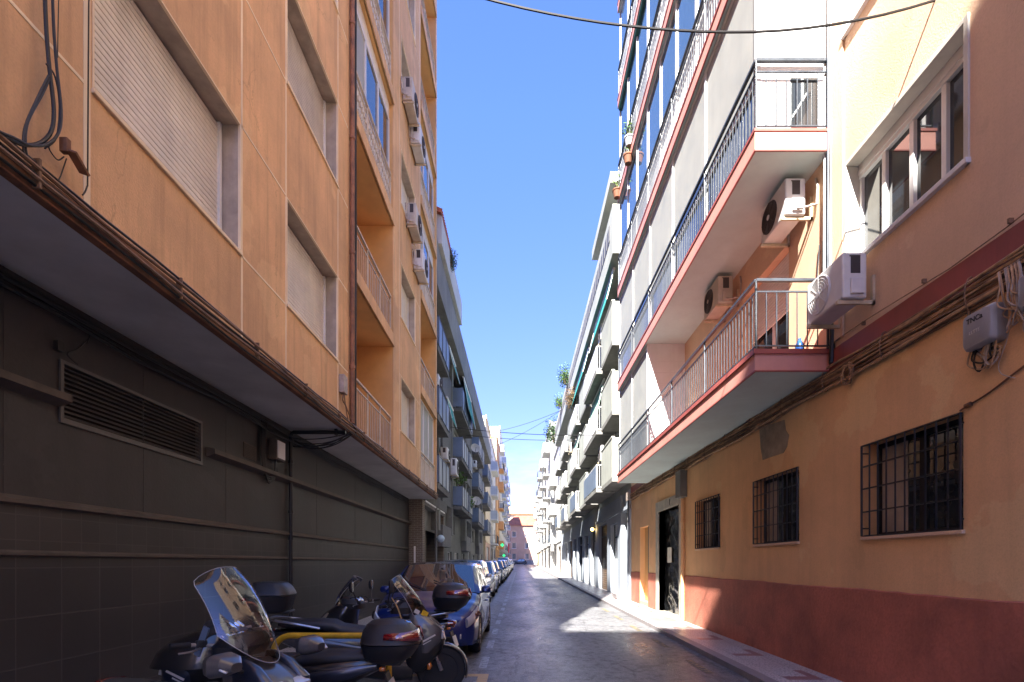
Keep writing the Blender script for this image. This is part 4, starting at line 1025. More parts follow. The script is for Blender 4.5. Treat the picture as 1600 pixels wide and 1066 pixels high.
# ================================================================== right: sage block
SX, SY0, SY1 = 4.05, 18.67, 50.
SB = thing('apartment_building', 'sage grey block with boxed balconies and pale blue shopfronts next to the peach block', 'building', (9, 35, 0))
sfl = [4.75, 7.2, 9.75, 12.2]
smod = [(18.75, 'box', 2.5), (21.6, 'rail', 4.2), (26.2, 'box', 3.), (29.6, 'rail', 3.4), (33.4, 'box', 3.), (36.8, 'rail', 3.4), (40.6, 'box', 3.), (44., 'rail', 3.4)]
shop = [(19.1, 20.3, .2, 3.6), (21.0, 23.0, .25, 3.3), (23.9, 26.6, .25, 3.5), (27.6, 29.6, .25, 3.4), (30.4, 32.4, .3, 3.3), (33.4, 36., .3, 3.4), (37, 39, .3, 3.4), (40., 43., .35, 3.4), (44, 47, .35, 3.4)]
swin = []
for y, kd, L in smod:
    for z in sfl[:3]: swin.append((y + .4, y + min(L - .4, 2.6), z + (.9 if kd == 'box' else 0.02), z + 2.1))
mb = MB(); holewall(mb, SX, SY0, SY1, 4.3, 13.0, swin, .18)
mb.quad((SX, SY0, 0), (14, SY0, 0), (14, SY0, 13.2), (SX, SY0, 13.2)); mb.quad((SX, SY1, 0), (14, SY1, 0), (14, SY1, 13.2), (SX, SY1, 13.2))
mb.build('wall', 'sagewall', SB, smooth=False)
mb = MB(); holewall(mb, SX, SY0, SY1, 0, 4.3, shop, .3); mb.box(SX - .06, SX, 18.7, 19.1, 0, 4.3); mb.box(SX - .06, SX, 20.3, 21.0, 0, 4.3); mb.box(SX - .08, SX, 18.7, 27, 3.62, 3.75); mb.build('ground_floor_wall', 'bluewall', SB, smooth=False)
for i, (a, b, c, d) in enumerate(shop):
    mb = MB(); X = SX + .22
    kind = ('pane', 'white_panel', 'brownshutter', 'greyshutter', 'white_panel', 'pane', 'white_panel', 'brownshutter', 'white_panel')[i]
    if kind == 'pane' : mb.box(X, X + .02, a, b, c - .2, d)
    else: shutter_mesh(mb, X, a, b, c - .2, d, pitch=.11, d=.018, sgn=-1)
    sf = mb.build('shopfront', kind, SB, smooth=False)
    mb = MB()
    for y0_, y1_ in ((a, a + .07), (b - .07, b)) + ((((a + b) / 2 - .04, (a + b) / 2 + .04),) if kind == 'pane' else ()): mb.box(X - .05, X, y0_, y1_, c - .2, d)
    mb.box(X - .05, X, a, b, d - .6, d - .53); mb.build('frame', 'railgrey', sf, smooth=False)
mb = MB(); mb.box(3.38, 14, SY0 + .06, SY1, 12.95, 14.75); mb.build('parapet', 'sagewall', SB, smooth=False)
mb = MB(); mb.box(3.365, 3.39, 19.3, SY1 - .5, 13.75, 14.35)
for j in range(60): mb.box(3.35, 3.37, 19.4 + j * .5, 19.44 + j * .5, 13.75, 14.35)
mb.build('parapet_grille', 'sage_dark', SB, smooth=False)
mb = MB(); mb.box(3.3, 8, 18.75, 23.6, 15.55, 15.95); mb.build('roof_canopy', 'sagewall', SB, smooth=False)
MB().box(4.3, 8, 19., 30, 14.7, 15.56).build('penthouse', 'whitewall', SB, smooth=False)
for i, (a, b, c, d) in enumerate(swin):
    mb = MB(); X = SX + .17; mb.box(X, X + .02, a, b, c, d, 0)
    cv = (i * 31 % 7) / 8.
    mb.box(X - .03, X, a, b, d - (d - c) * cv, d, 1)
    w_ = mb.build('window', ['pane', 'blind'], SB, smooth=False)
    mb = MB()
    for y0_, y1_ in ((a, a + .06), (b - .06, b), ((a + b) / 2 - .04, (a + b) / 2 + .04)): mb.box(X - .05, X - .031, y0_, y1_, c, d)
    mb.box(X - .052, X - .033, a, b, d - .06, d + .001); mb.box(X - .052, X - .033, a, b, c - .001, c + .06)
    mb.build('frame', 'white_alu', w_, smooth=False)
for i, (y, kd, L) in enumerate(smod):
    for j, z in enumerate(sfl[:3]):
        if kd == 'box':
            mb = MB(); xo = 3.36
            mb.box(xo, SX, y, y + L, z - .16, z + 0, 1); mb.box(xo, xo + .08, y, y + L, z, z + 1.45); mb.box(xo + .08, SX, y, y + .08, z, z + 1.45); mb.box(xo + .08, SX, y + L - .08, y + L, z, z + 1.45); mb.box(xo - .02, xo + .1, y - .02, y + L + .02, z + 1.45, z + 1.5)
            mb.build('boxed_balcony', ['sagewall', 'concrete'], SB, smooth=False)
        else:
            mb = MB(); xo = 3.2; mb.box(xo, SX, y, y + L, z - .16, z, 0)
            bal = mb.build('balcony', 'concrete', SB, smooth=False)
            mb = MB(); rail_mesh(mb, (xo + .03, y + .03), (SX - .03, y + .03), z, 1.0, pitch=.1, r=.014, top=.02); rail_mesh(mb, (xo + .03, y + .03), (xo + .03, y + L - .03), z, 1.0, pitch=.13, r=.012, top=.02)
            mb.build('railing', 'white_alu', bal)
            mb = MB(); mb.box(xo - .0, xo + .015, y + .02, y + L - .02, z + .06, z + .95); mb.build('railing_screen', ('bluepanel' if j == 0 else 'white_panel'), bal, smooth=False)
awning('awning', 'pale green awning let down over a middle balcony of the sage block', 3.6, -1, 22.0, 25.6, 9.5, 1.55, .32, 'greencloth', 'green awnings')
awning('awning', 'teal awning tucked under the parapet of the sage block above the top balcony', 3.55, -1, 19.4, 24.5, 12.75, 1.1, .25, 'teal', 'green awnings')
awning('awning', 'second teal awning under the sage block parapet, farther down the street', 3.55, -1, 26.4, 33.5, 12.7, 1.2, .3, 'teal', 'green awnings')
awning('awning', 'pale green awning on a farther low balcony of the sage block', 3.5, -1, 30., 32.6, 9.2, 1.3, .3, 'greencloth', 'green awnings')
mb = MB(); mb.tube([(3.14, 6.9, 15.80), (3.14, 16.0, 15.80)], .075, 12)
tag(mb.build('awning', 'darkgreen'), 'long dark green awning rolled up under the fifth salmon slab of the peach block', 'awning')
ac_unit(SX, -1, 21.5, 11.1, 'white air conditioner high on the sage block under its parapet', L=.8, Hh=.6, D=.3, gap=.35, bend=False)
ac_unit(SX, -1, 21.9, 6.05, 'white air conditioner on the sage block below the second railed balcony', L=.8, Hh=.6, D=.3, gap=.3, bend=False)
ac_unit(SX, -1, 33.5, 8.9, 'beige air conditioner farther down the sage block', L=.8, Hh=.6, D=.3, gap=.5, mat='acbeige', bend=False)
t = thing('wall_lamp', 'small warm lit lamp over a brown shutter of the sage block', 'lamp', (3.9, 27.4, 3.4))
MB().blob([(3.4 - .09 * math.cos(a), 3.85, 27.4, .09 * math.sin(a) + .001, .09 * math.sin(a) + .001, 2) for a in [k * math.pi / 8 for k in range(9)]], 14).build('globe', 'lampwarm', t)
MB().tube([(4.05, 27.4, 3.5), (3.85, 27.4, 3.5)], .015, 6).build('arm', 'iron', t)
mb = MB(); mb.box(3.92, 4.0, 18.72, 19.0, 3.9, 4.2); mb.tube(smoothpath([(3.96, 18.8, 3.9), (3.94, 18.75, 3.6), (3.96, 18.9, 3.3), (3.95, 18.8, 3.1)]), .02, 6, 1)
tag(mb.build('junction_box', ['greycable', 'blackcable']), 'pale junction box at the top of the white corner pilaster beside the peach block', 'junction box')
mb = MB(); mb.box(3.62, 3.98, 19.15, 20.2, gz(19.6) + .1, gz(19.6) + .27)
tag(mb.build('doorstep', 'kerb', bevel=.01), 'pale stone step in front of the first pale blue shopfront', 'step')

# ================================================================== farther buildings
def block(name, label, sgn, X, y0, y1, top, wallm, basem, floors, bay, seed, xo=.75, base_h=3.9, depth=10., panelm='white_panel', topstep=0):
    """a street block seen at a distance: wall with real openings, each window and balcony its own part"""
    rnd = random.Random(seed); t = thing(name, label, 'building', (X + sgn * 5, (y0 + y1) / 2, 0))
    fh = (top - base_h - .6) / floors; n = max(1, int((y1 - y0) / bay)); bw = (y1 - y0) / n
    hs, bl, gs = [], [], []
    for f in range(floors):
        z = base_h + f * fh
        for i in range(n):
            y = y0 + i * bw
            if (i + seed) % 2 == 0: hs.append((y + bw * .3, y + bw * .7, z + .05, z + 2.15)); bl.append((y + bw * .12, y + bw * .88, z))
            else: hs.append((y + bw * .3, y + bw * .65, z + .9, z + 2.15))
    for i in range(n): gs.append((y0 + i * bw + bw * .2, y0 + i * bw + bw * .8, gz(y0) + .1, gz(y0) + 2.9))
    mb = MB(); holewall(mb, X, y0, y1, 0, base_h, gs, sgn * .2, 1); holewall(mb, X, y0, y1, base_h, top, hs, sgn * .18, 0)
    for y in (y0, y1): mb.quad((X, y, 0), (X + sgn * depth, y, 0), (X + sgn * depth, y, top), (X, y, top), 0)
    mb.quad((X, y0, top), (X + sgn * depth, y0, top), (X + sgn * depth, y1, top), (X, y1, top), 0)
    mb.box(min(X - sgn * .12, X), max(X - sgn * .12, X), y0, y1, top - .25, top + .1, 0); mb.box(min(X - sgn * .06, X), max(X - sgn * .06, X), y0, y1, base_h - .15, base_h, 0)
    mb.build('wall', [wallm, basem], t, smooth=False)
    for j, (a, b, c, d) in enumerate(hs):
        mb = MB(); W = X + sgn * .16; cv = rnd.choice((0, 0, .3, .5, .8))
        mb.box(min(W, W + sgn * .02), max(W, W + sgn * .02), a, b, c, d, 0)
        W2 = W - sgn * .02
        if cv: mb.box(min(W, W2), max(W, W2), a, b, d - (d - c) * cv, d, 1)
        for p, q in ((a, a + .07), (b - .07, b), ((a + b) / 2 - .04, (a + b) / 2 + .04)): mb.box(min(W2, W2 - sgn * .02), max(W2, W2 - sgn * .02), p, q, c, d, 2)
        mb.build('window', ['pane', 'shutter_grey', 'white_alu'], t, smooth=False)
    for j, (a, b, c, d) in enumerate(gs):
        mb = MB(); shutter_mesh(mb, X + sgn * .15, a, b, c - .3, d, pitch=.2, d=.03, sgn=-sgn)
        mb.build('shopfront', rnd.choice(('greyshutter', 'brownshutter', 'pane', panelm)), t, smooth=False)
    for a, b, z in bl:
        mb = MB(); o_ = X - sgn * xo; x0, x1 = min(o_, X), max(o_, X)
        mb.box(x0, x1, a, b, z - .15, z, 0)
        s = rnd.random()
        bal = mb.build('balcony', wallm, t, smooth=False)
        mb = MB(); i0, i1 = (o_, o_ + .04) if sgn > 0 else (o_ - .04, o_)
        if s < .55:
            mb.box(i0, i1, a, b, z, z + 1.); mb.box(x0, x1, a, a + .04, z, z + 1.)
        else:
            rail_mesh(mb, (o_ + sgn * .03, a + .03), (o_ + sgn * .03, b - .03), z, 1., pitch=.16, r=.014); rail_mesh(mb, (o_ + sgn * .03, a + .03), (X, a + .03), z, 1., pitch=.16, r=.014)
        mb.build('railing', panelm if s < .55 else 'railgrey', bal, smooth=False)
    return t
block('apartment_building', 'tall cream block after the grey concrete block on the left', -1, -3.55, 52.2, 60, 16.6, 'creamwall', 'pinkwall', 4, 3.9, 1)
block('apartment_building', 'pale white stuccoed block behind the cream one on the left', -1, -3.5, 60.2, 72, 16.2, 'whitewall', 'greybase', 4, 4., 2, panelm='bluewall')
block('apartment_building', 'narrow orange block among the far buildings on the left', -1, -3.35, 72.2, 82, 19.5, 'orangewall', 'orangewall', 5, 3.3, 3, panelm='orangewall')
block('apartment_building', 'farthest pale block on the left side of the street, beside the green cross signs', -1, -3.35, 82.2, 136, 23.5, 'whitewall', 'greybase', 6, 4.6, 4, panelm='bluewall')
block('apartment_building', 'sunlit white block beyond the sage block on the right', 1, 4.05, 50.2, 62, 14.2, 'whitewall', 'whitewall', 3, 4., 5)
block('apartment_building', 'tall dazzling white block with projecting balconies far down on the right', 1, 3.7, 62.2, 92, 18.8, 'whitewall', 'whitewall', 5, 4.3, 6, xo=.9)
block('apartment_building', 'farthest white block on the right side of the street', 1, 3.8, 92.2, 118, 17.5, 'whitewall', 'creamwall', 5, 4.3, 7)
# house closing the street
eb = thing('house', 'dusty pink house with a red tiled hip roof closing the end of the street', 'house', (0, 146, 1))
ew = []; E0 = 142.
for x in (-9, -5.6, -2.3, 1.3, 5, 8.6):
    for z in (2.6, 5.6, 8.8): ew.append((x, x + 1.1, z, z + 1.5))
xs = sorted({-14., 14.} | {h[0] for h in ew} | {h[1] for h in ew}); zs = sorted({0., 11.9} | {h[2] for h in ew} | {h[3] for h in ew})
mb = MB()
for a, b in zip(xs, xs[1:]):
    for c, d in zip(zs, zs[1:]):
        if any(h[0] < (a + b) / 2 < h[1] and h[2] < (c + d) / 2 < h[3] for h in ew): continue
        mb.quad((a, E0, c), (b, E0, c), (b, E0, d), (a, E0, d))
mb.quad((-14, E0, 0), (-14, E0 + 12, 0), (-14, E0 + 12, 11.9), (-14, E0, 11.9)); mb.quad((14, E0, 0), (14, E0 + 12, 0), (14, E0 + 12, 11.9), (14, E0, 11.9))
for z in (4.9, 8.1): mb.box(-14, 14, E0 - .08, E0, z, z + .25)
mb.box(-.65, -.25, E0 - .06, E0, 0, 11.9)
mb.build('wall', 'pinkwall', eb, smooth=False)
MB().box(-14, 14, E0 - .12, E0 - .02, 0, 2.3).build('base', 'greybase', eb, smooth=False)
for a, b, c, d in ew:
    mb = MB(); mb.box(a, b, E0 + .14, E0 + .16, c, d, 0); mb.box(a, a + .1, E0 + .1, E0 + .14, c, d, 1); mb.box(b - .1, b, E0 + .1, E0 + .14, c, d, 1); mb.box((a + b) / 2 - .05, (a + b) / 2 + .05, E0 + .1, E0 + .14, c, d, 1); mb.box(a - .1, b + .1, E0 - .06, E0 + .14, c - .1, c, 1)
    mb.build('window', ['pane', 'white_alu'], eb, smooth=False)
mb = MB(); rz0, rz1 = 11.9, 15.
p = [(-4.6, E0 - .6, rz0), (15, E0 - .6, rz0), (15, E0 + 12, rz0), (-4.6, E0 + 12, rz0), (-1.5, E0 + 4, rz1), (12, E0 + 4, rz1), (12, E0 + 6, rz1), (-1.5, E0 + 6, rz1)]
mb.add(p, [(0, 1, 5, 4), (1, 2, 6, 5), (2, 3, 7, 6), (3, 0, 4, 7), (4, 5, 6, 7), (0, 3, 2, 1)])
mb.build('roof', 'rooftile', eb, smooth=False)
hb = thing('house', 'sunlit orange house with a tiled roof rising behind the dusty pink one', 'house', (0, 172, 1))
mb = MB(); mb.box(-13, 13, 168, 182, 0, 17.5); mb.build('wall', 'creamwall', hb, smooth=False)
mb = MB(); mb.add([(-14, 167, 17.5), (14, 167, 17.5), (14, 183, 17.5), (-14, 183, 17.5), (-9, 175, 20.8), (9, 175, 20.8)], [(0, 1, 5, 4), (1, 2, 5), (2, 3, 4, 5), (3, 0, 4), (0, 3, 2, 1)]); mb.build('roof', 'orangewall', hb, smooth=False)
mb = MB()
for x in (-6, -2.4, 1.4, 5.4): mb.box(x, x + 1.2, 167.9, 168.0, 14, 16)
mb.build('window', 'pane', hb, smooth=False)
# far signs: green pharmacy crosses and a red sign
for i, (x, y, z, s, lb) in enumerate(((-2.55, 72., 4.1, .24, 'upper green lit cross sign on the far left pavement'), (-2.5, 78., 2.7, .22, 'lower green lit cross sign below the brighter one on the far left'))):
    t = thing('cross_sign', lb, 'sign', (x, y, z), 0, 'green cross signs')
    mb = MB(); mb.box(x - s, x + s, y, y + .12, z - s / 3, z + s / 3); mb.box(x - s / 3, x + s / 3, y, y + .12, z + s / 3, z + s); mb.box(x - s / 3, x + s / 3, y, y + .12, z - s, z - s / 3); mb.build('cross', 'greenlit', t, smooth=False)
    MB().tube([(x - s, y + .06, z), (-3.5, y + .06, z)], .03, 6).build('arm', 'iron', t)
mb = MB(); mb.box(-1.95, -1.75, 82, 82.1, 3.2, 4.6, 0); mb.tube([(-1.85, 82.05, 3.3), (-1.85, 82.05, .6)], .04, 6, 1)
tag(mb.build('street_sign', ['redsign', 'iron']), 'small red sign on a post at the far end of the parked cars', 'sign')
# blocks across the crossing behind the photographer, the left one's shadow falls over the near street
bb = thing('apartment_building', 'tall cream block behind the photographer on the left, across the crossing', 'building', (-10, -30, 0))
bh = []
for z in range(8):
    for x in range(7): bh.append((-25 + x * 3.1, 5 + z * 2.9))
mb = MB(); mb.box(-27, -2.9, -40, -18.6, 0, 28.85); mb.build('wall', 'creamwall', bb, smooth=False)
for x, z in bh:
    mb = MB(); mb.box(x, x + 1.4, -18.6, -18.55, z, z + 1.4, 0); mb.box(x - .08, x + 1.48, -18.6, -18.5, z - .08, z, 1); mb.build('window', ['pane', 'white_alu'], bb, smooth=False)
b2 = thing('apartment_building', 'lower pale block added unseen behind the photographer on the right side of the street', 'building', (10, -30, 0))  # unseen block added for reflections
mb = MB(); mb.box(4.2, 26, -44, -18.5, 0, 14.5); mb.build('wall', 'whitewall', b2, smooth=False)
for z in range(4):
    for x in range(5):
        mb = MB(); mb.box(5.5 + x * 3.6, 7. + x * 3.6, -18.5, -18.44, 1.2 + z * 3.1, 2.8 + z * 3.1); mb.build('window', 'pane', b2, smooth=False)
# ================================================================== vehicles
def paint(name, col, rough=.28, coat=1.):
    m, nt, b = newmat(name); setb(b, col, rough, .25, .5, coat)
    n1 = nd(nt, 'TexNoise', {'Vector': coords(nt, False), 'Scale': 3., 'Detail': 5.})
    c = mixc(nt, ramp(nt, n1.outputs[0], .45, .8), col, tuple(x * .8 + .012 for x in col)); nt.links.new(c, b.inputs['Base Color'])
    n2 = nd(nt, 'TexNoise', {'Vector': coords(nt, False), 'Scale': 1.4, 'Detail': 3.})
    bp = nd(nt, 'Bump', {'Height': n2.outputs[0], 'Strength': .03, 'Distance': .05}); nt.links.new(bp.outputs[0], b.inputs['Coat Normal'])
    return m
M['navy'] = paint('navy_car_paint', (.004, .022, .15)); M['silver'] = paint('silver_car_paint', (.42, .44, .47)); M['white'] = paint('white_car_paint', (.72, .72, .72))
M['darkblue'] = paint('midnight_car_paint', (.012, .02, .045)); M['grey'] = paint('graphite_car_paint', (.10, .11, .12)); M['blackpaint'] = paint('black_car_paint', (.01, .01, .012)); M['red'] = paint('dark_red_paint', (.16, .01, .012))
def carglass(name, col):
    m, nt, b = newmat(name); setb(b, col, .02, 0., 1.); b.inputs['IOR'].default_value = 1.9
    n2 = nd(nt, 'TexNoise', {'Vector': coords(nt, False), 'Scale': 1.2, 'Detail': 2.})
    bp = nd(nt, 'Bump', {'Height': n2.outputs[0], 'Strength': .02, 'Distance': .05}); nt.links.new(bp.outputs[0], b.inputs['Normal']); return m
M['carglass'] = carglass('sky_tinted_car_glass', (.008, .02, .035))  # bluish base stands in for sky mirrored in the car windows
M['lens'] = carglass('headlight_lens', (.50, .52, .55)); M['redlens'] = carglass('red_lens', (.22, .008, .01)); M['orangelens'] = carglass('amber_lens', (.6, .17, .01))
M['chrome'] = plain('chrome', (.62, .62, .63), .12, metal=1.); M['alloy'] = plain('alloy_rim', (.42, .43, .45), .3, metal=.8)
M['rubber'] = surf('tyre_rubber', (.018, .018, .019), .8, var=.2, vs=12)
M['trim'] = plain('matt_black_trim', (.02, .02, .022), .55); M['plate'] = plain('number_plate', (.66, .66, .64), .4)
M['bikegrey'] = paint('gunmetal_paint', (.075, .075, .08), .35); M['bikeblack'] = paint('gloss_black_paint', (.012, .012, .014), .3); M['bikecream'] = paint('cream_beige_paint', (.36, .30, .21), .35); M['bikedarkblue'] = paint('blue_black_paint', (.018, .024, .045), .3)
M['vinyl'] = surf('black_seat_vinyl', (.02, .021, .027), .5, var=.15, vs=6, bump=.15, bs=140)
M['casegrey'] = surf('black_grained_plastic', (.022, .022, .026), .45, var=.12, vs=8, bump=.12, bs=200)
M['screen'] = clearglass('clear_screen', (.96, .97, .97), .03)
M['screenedge'] = plain('polished_acrylic_edge', (.35, .36, .38), .2); M['smoke'] = clearglass('smoked_screen', (.72, .73, .76), .06)
M['yellowsticker'] = plain('yellow_sticker', (.75, .48, .03), .5)

def lerp_tab(tab, x):
    if x <= tab[0][0]: return tab[0][1]
    for (a, p), (b, q) in zip(tab, tab[1:]):
        if x <= b:
            t = (x - a) / (b - a); t = t * t * (3 - 2 * t) if True else t
            return p + (q - p) * t
    return tab[-1][1]
def wheel(parent, x, y, r, w, rimr, side, spokes=9, tyre='rubber', rim='alloy'):
    mb = MB(); mb.lathe((x, y, r), (0, 1, 0), [(rimr, -w * .42), (rimr + .01, -w * .5), (r * .93, -w * .5), (r, -w * .36), (r, w * .36), (r * .93, w * .5), (rimr + .01, w * .5), (rimr, w * .42)], 32)
    t = mb.build('wheel', tyre, parent, world=False)
    mb = MB(); s = side
    mb.lathe((x, y, r), (0, 1, 0), [(rimr, -w * .4), (rimr * .97, -w * .4), (rimr * .9, s * w * .05), (rimr * .9, s * w * .1), (rimr, s * w * .42), (rimr * 1.02, s * w * .43), (rimr * 1.02, -w * .4)] if s > 0 else [(rimr * 1.02, w * .4), (rimr * 1.02, -w * .43), (rimr, -w * .42), (rimr * .9, -w * .1), (rimr * .9, -w * .05), (rimr * .97, w * .4), (rimr, w * .4)], 28)
    for k in range(spokes):
        a = 2 * math.pi * k / spokes
        mb.tube([(x + .03 * math.cos(a), y + s * w * .34, r + .03 * math.sin(a)), (x + rimr * .98 * math.cos(a), y + s * w * .38, r + rimr * .98 * math.sin(a))], [.024, .016], 6)
    mb.lathe((x, y, r), (0, s, 0), [(.055, w * .2), (.055, w * .36), (.03, w * .4), (.001, w * .4)], 14)
    mb.build('rim', rim, t, world=False)
    return t
def car(name, label, pos, rz, col, L=4.1, W=1.74, Hh=1.55, style='mpv', group='cars parked along the left side'):
    t = thing(name, label, 'car', pos, rz, group)
    h = L / 2; wx = (h - .80, -h + .72); wr = .31; arch = .375
    mpv = style == 'mpv'
    cowl = h - (1.0 if mpv else 1.22); ztop_nose, zcowl, zbelt = .72, (1.0 if mpv else .93), (1.0 if mpv else .94)
    zb_t = [(-h, .62), (-h + .05, .80), (-h + .2, .93), (-h + .5, zbelt), (cowl, zcowl), (h - .55, .88), (h - .25, .79), (h - .08, .70), (h, .56)]
    w_t = [(-h, .60), (-h + .06, .70), (-h + .25, .80), (-h + .8, W / 2), (h - .95, W / 2), (h - .45, W / 2 - .015), (h - .2, W / 2 - .06), (h - .07, W / 2 - .16), (h, W / 2 - .34)]
    z0_t = [(-h, .42), (-h + .1, .26), (-h + .3, .2), (h - .35, .2), (h - .12, .2), (h - .04, .24), (h, .36)]
    xs = set()
    for k in range(41): xs.add(round(-h + L * k / 40, 4))
    for e in (.01, .03, .05, .08, .12, .17): xs.add(round(h - e, 4)); xs.add(round(-h + e, 4))
    for c in wx:
        for k in range(13): xs.add(round(c - arch * math.cos(math.pi * k / 12), 4))
    xs = sorted(xs); rings = []
    for x in xs:
        w, zb, z0 = lerp_tab(w_t, x), lerp_tab(zb_t, x), lerp_tab(z0_t, x)
        for c in wx:
            if abs(x - c) < arch: z0 = max(z0, wr + math.sqrt(max(0, arch ** 2 - (x - c) ** 2)) - .01)
        z0 = min(z0, zb - .06); dz = zb - z0; crown = .045 if x > cowl else .02
        half = [(w * .80, z0), (w * .955, z0 + .02), (w * .985, z0 + dz * .22), (w, z0 + dz * .5), (w * .985, z0 + dz * .78), (w * .94, zb - .02), (w * .86, zb + .005), (w * .6, zb + crown * .7), (w * .3, zb + crown)]
        rings.append([V((x, y, z)) for y, z in half] + [V((x, 0, zb + crown))] + [V((x, -y, z)) for y, z in half[::-1]] + [V((x, 0, z0))])
    body = MB().loft(rings).build('body', col, t, world=False, sharp=50)
    # greenhouse
    xr0 = -h + .10 if mpv else -h + .28; xr1 = xr0 + .28; xw1 = cowl - .78
    gx = [xr0, xr0 + .1, xr1, xr1 + .12]; n = 10
    gx += [xr1 + .12 + (xw1 - .12 - xr1 - .12) * k / n for k in range(1, n)] + [xw1 - .12, xw1, xw1 + .2, xw1 + .4, xw1 + .6, cowl]
    zr_t = [(xr0, zbelt), (xr0 + .1, zbelt + .28), (xr1, Hh - .06), (xr1 + .5, Hh), (xw1 - .5, Hh), (xw1, Hh - .045)]
    wroof = W / 2 - .20
    cab, wsc, side, rear = MB(), MB(), MB(), MB()
    def gring(x):
        zb = lerp_tab(zb_t, x) - .015
        if x > xw1: f = (cowl - x) / (cowl - xw1); zr = zb + .03 + (Hh - .045 - zb - .03) * (f ** .92)
        else: zr = max(zb + .02, lerp_tab(zr_t, x)); f = 1.
        k = min(1, (zr - zb) / (Hh - zbelt)); wb = min(W / 2 - .045, lerp_tab(w_t, x) - .045); wt = wb + (wroof - wb) * k
        wt_in = wt - .075
        return [V((x, wb, zb)), V((x, wt + .012, zr - .07 * k - .005)), V((x, wt - .02, zr - .015)), V((x, wt_in, zr + .005 * k)), V((x, wt_in * .6, zr + .022 * k)), V((x, wt_in * .3, zr + .03 * k)), V((x, 0, zr + .033 * k))]
    G = [gring(x) for x in gx]
    mid = len(gx) // 2
    for i in range(len(gx) - 1):
        a, b = G[i], G[i + 1]; xm = (gx[i] + gx[i + 1]) / 2
        for sgn in (1, -1):
            f = lambda p: (p.x, p.y * sgn, p.z)
            pil = i in (0, 3, mid)
            (cab if pil else side).quad(f(a[0]), f(b[0]), f(b[1]), f(a[1]))
            cab.quad(f(a[1]), f(b[1]), f(b[2]), f(a[2])); cab.quad(f(a[2]), f(b[2]), f(b[3]), f(a[3]))
            for k in (3, 4, 5): (wsc if xm > xw1 else rear if xm < xr1 else cab).quad(f(a[k]), f(b[k]), f(b[k + 1]), f(a[k + 1]))
    def weld(mb):
        key, idx, nv = {}, [], []
        for p in mb.v:
            q = (round(p.x, 4), round(p.y, 4), round(p.z, 4))
            if q not in key: key[q] = len(nv); nv.append(p)
            idx.append(key[q])
        mb.v = nv; mb.f = [[idx[i] for i in f] for f in mb.f]; return mb
    weld(cab).build('cabin', col, t, world=False, sharp=50); weld(wsc).build('windscreen', 'carglass', t, world=False, sharp=80); weld(rear).build('rear_window', 'carglass', t, world=False, sharp=80)
    weld(side).build('side_window', 'carglass', t, world=False, sharp=60)
    # face: lamps, grille, bumper intake, plate, badge, wipers
    for s in (1, -1):
        def lampf(u, v):
            x = h - .30 + .22 * u; y = lerp_tab(w_t, x) * (.99 - .34 * u * v); zt = lerp_tab(zb_t, x)
            z = zt - .045 - .17 * v + .02 * u
            return (x + .05 + .03 * v, s * (y - .0), z)
        rg = []
        for k in range(7):
            u = k / 6; x = h - .47 + .40 * u; y = lerp_tab(w_t, x) * .972; zt = lerp_tab(zb_t, x) - .005; hh = .09 * (1 - .25 * abs(u - .5)); 
            r = []
            for q in range(10):
                a = 2 * math.pi * q / 10
                r.append(V((x + .03 * u + .03 * math.cos(a) * u, s * (y + .028 * math.cos(a)), zt - .105 + hh * math.sin(a))))
            rg.append(r)
        hl = MB().loft(rg).build('headlight', 'lens', t, world=False)
        mb = MB(); 
        for q in (.3, .62):
            x = h - .47 + .40 * q; mb.lathe((x + .005, s * (lerp_tab(w_t, x) * .972 + .022), lerp_tab(zb_t, x) - .11), (.8, s * .6, 0), [(.05, 0), (.05, .022), (.035, .028), (.001, .02)], 14)
        mb.build('bulb_ring', 'chrome', hl, world=False)
        MB().obox((h - .085, s * (W / 2 - .33), .37), (.06, .17, .085), (0, 0, s * -.5)).build('fog_light', 'lens', t, world=False, bevel=.015)
        m_ = MB(); mx = cowl - .30
        m_.blob([(mx - .07, s * (W / 2 + .04), zbelt + .05, .075, .05, 3), (mx - .02, s * (W / 2 + .05), zbelt + .055, .10, .07, 3), (mx + .06, s * (W / 2 + .05), zbelt + .05, .085, .06, 2.6), (mx + .10, s * (W / 2 + .04), zbelt + .045, .03, .025, 2)], 18, axis='x')
        m_.tube([(mx, s * (W / 2 - .06), zbelt + .0), (mx, s * (W / 2 + .05), zbelt + .03)], .025, 8)
        m_.build('mirror', col, t, world=False)
    mb = MB(); zn = .56
    mb.box(h - .05, h + .012, -.36, .36, zn - .03, zn + .09)
    g = mb.build('grille', 'trim', t, world=False, bevel=.02)
    mb = MB()
    for k in range(3): mb.box(h + .010, h + .018, -.34, .34, zn - .012 + k * .036, zn - .004 + k * .036)
    mb.lathe((h + .015, 0, zn + .06), (1, 0, 0), [(.055, 0), (.055, .012), (.045, .016), (.001, .014)], 20); mb.build('grille_bar', 'chrome', g, world=False)
    MB().box(h - .06, h + .006, -.5, .5, .25, .38).build('bumper_intake', 'trim', t, world=False, bevel=.02)
    MB().box(h + .004, h + .018, -.26, .26, .405, .515).build('number_plate', 'plate', t, world=False, bevel=.004)
    mb = MB()
    for y0_ in (.42, -.12): mb.tube([(cowl - .02, y0_, zcowl + .05), (cowl - .24, y0_ - .45, zcowl + .22)], .010, 5)
    mb.build('wiper', 'trim', t, world=False)
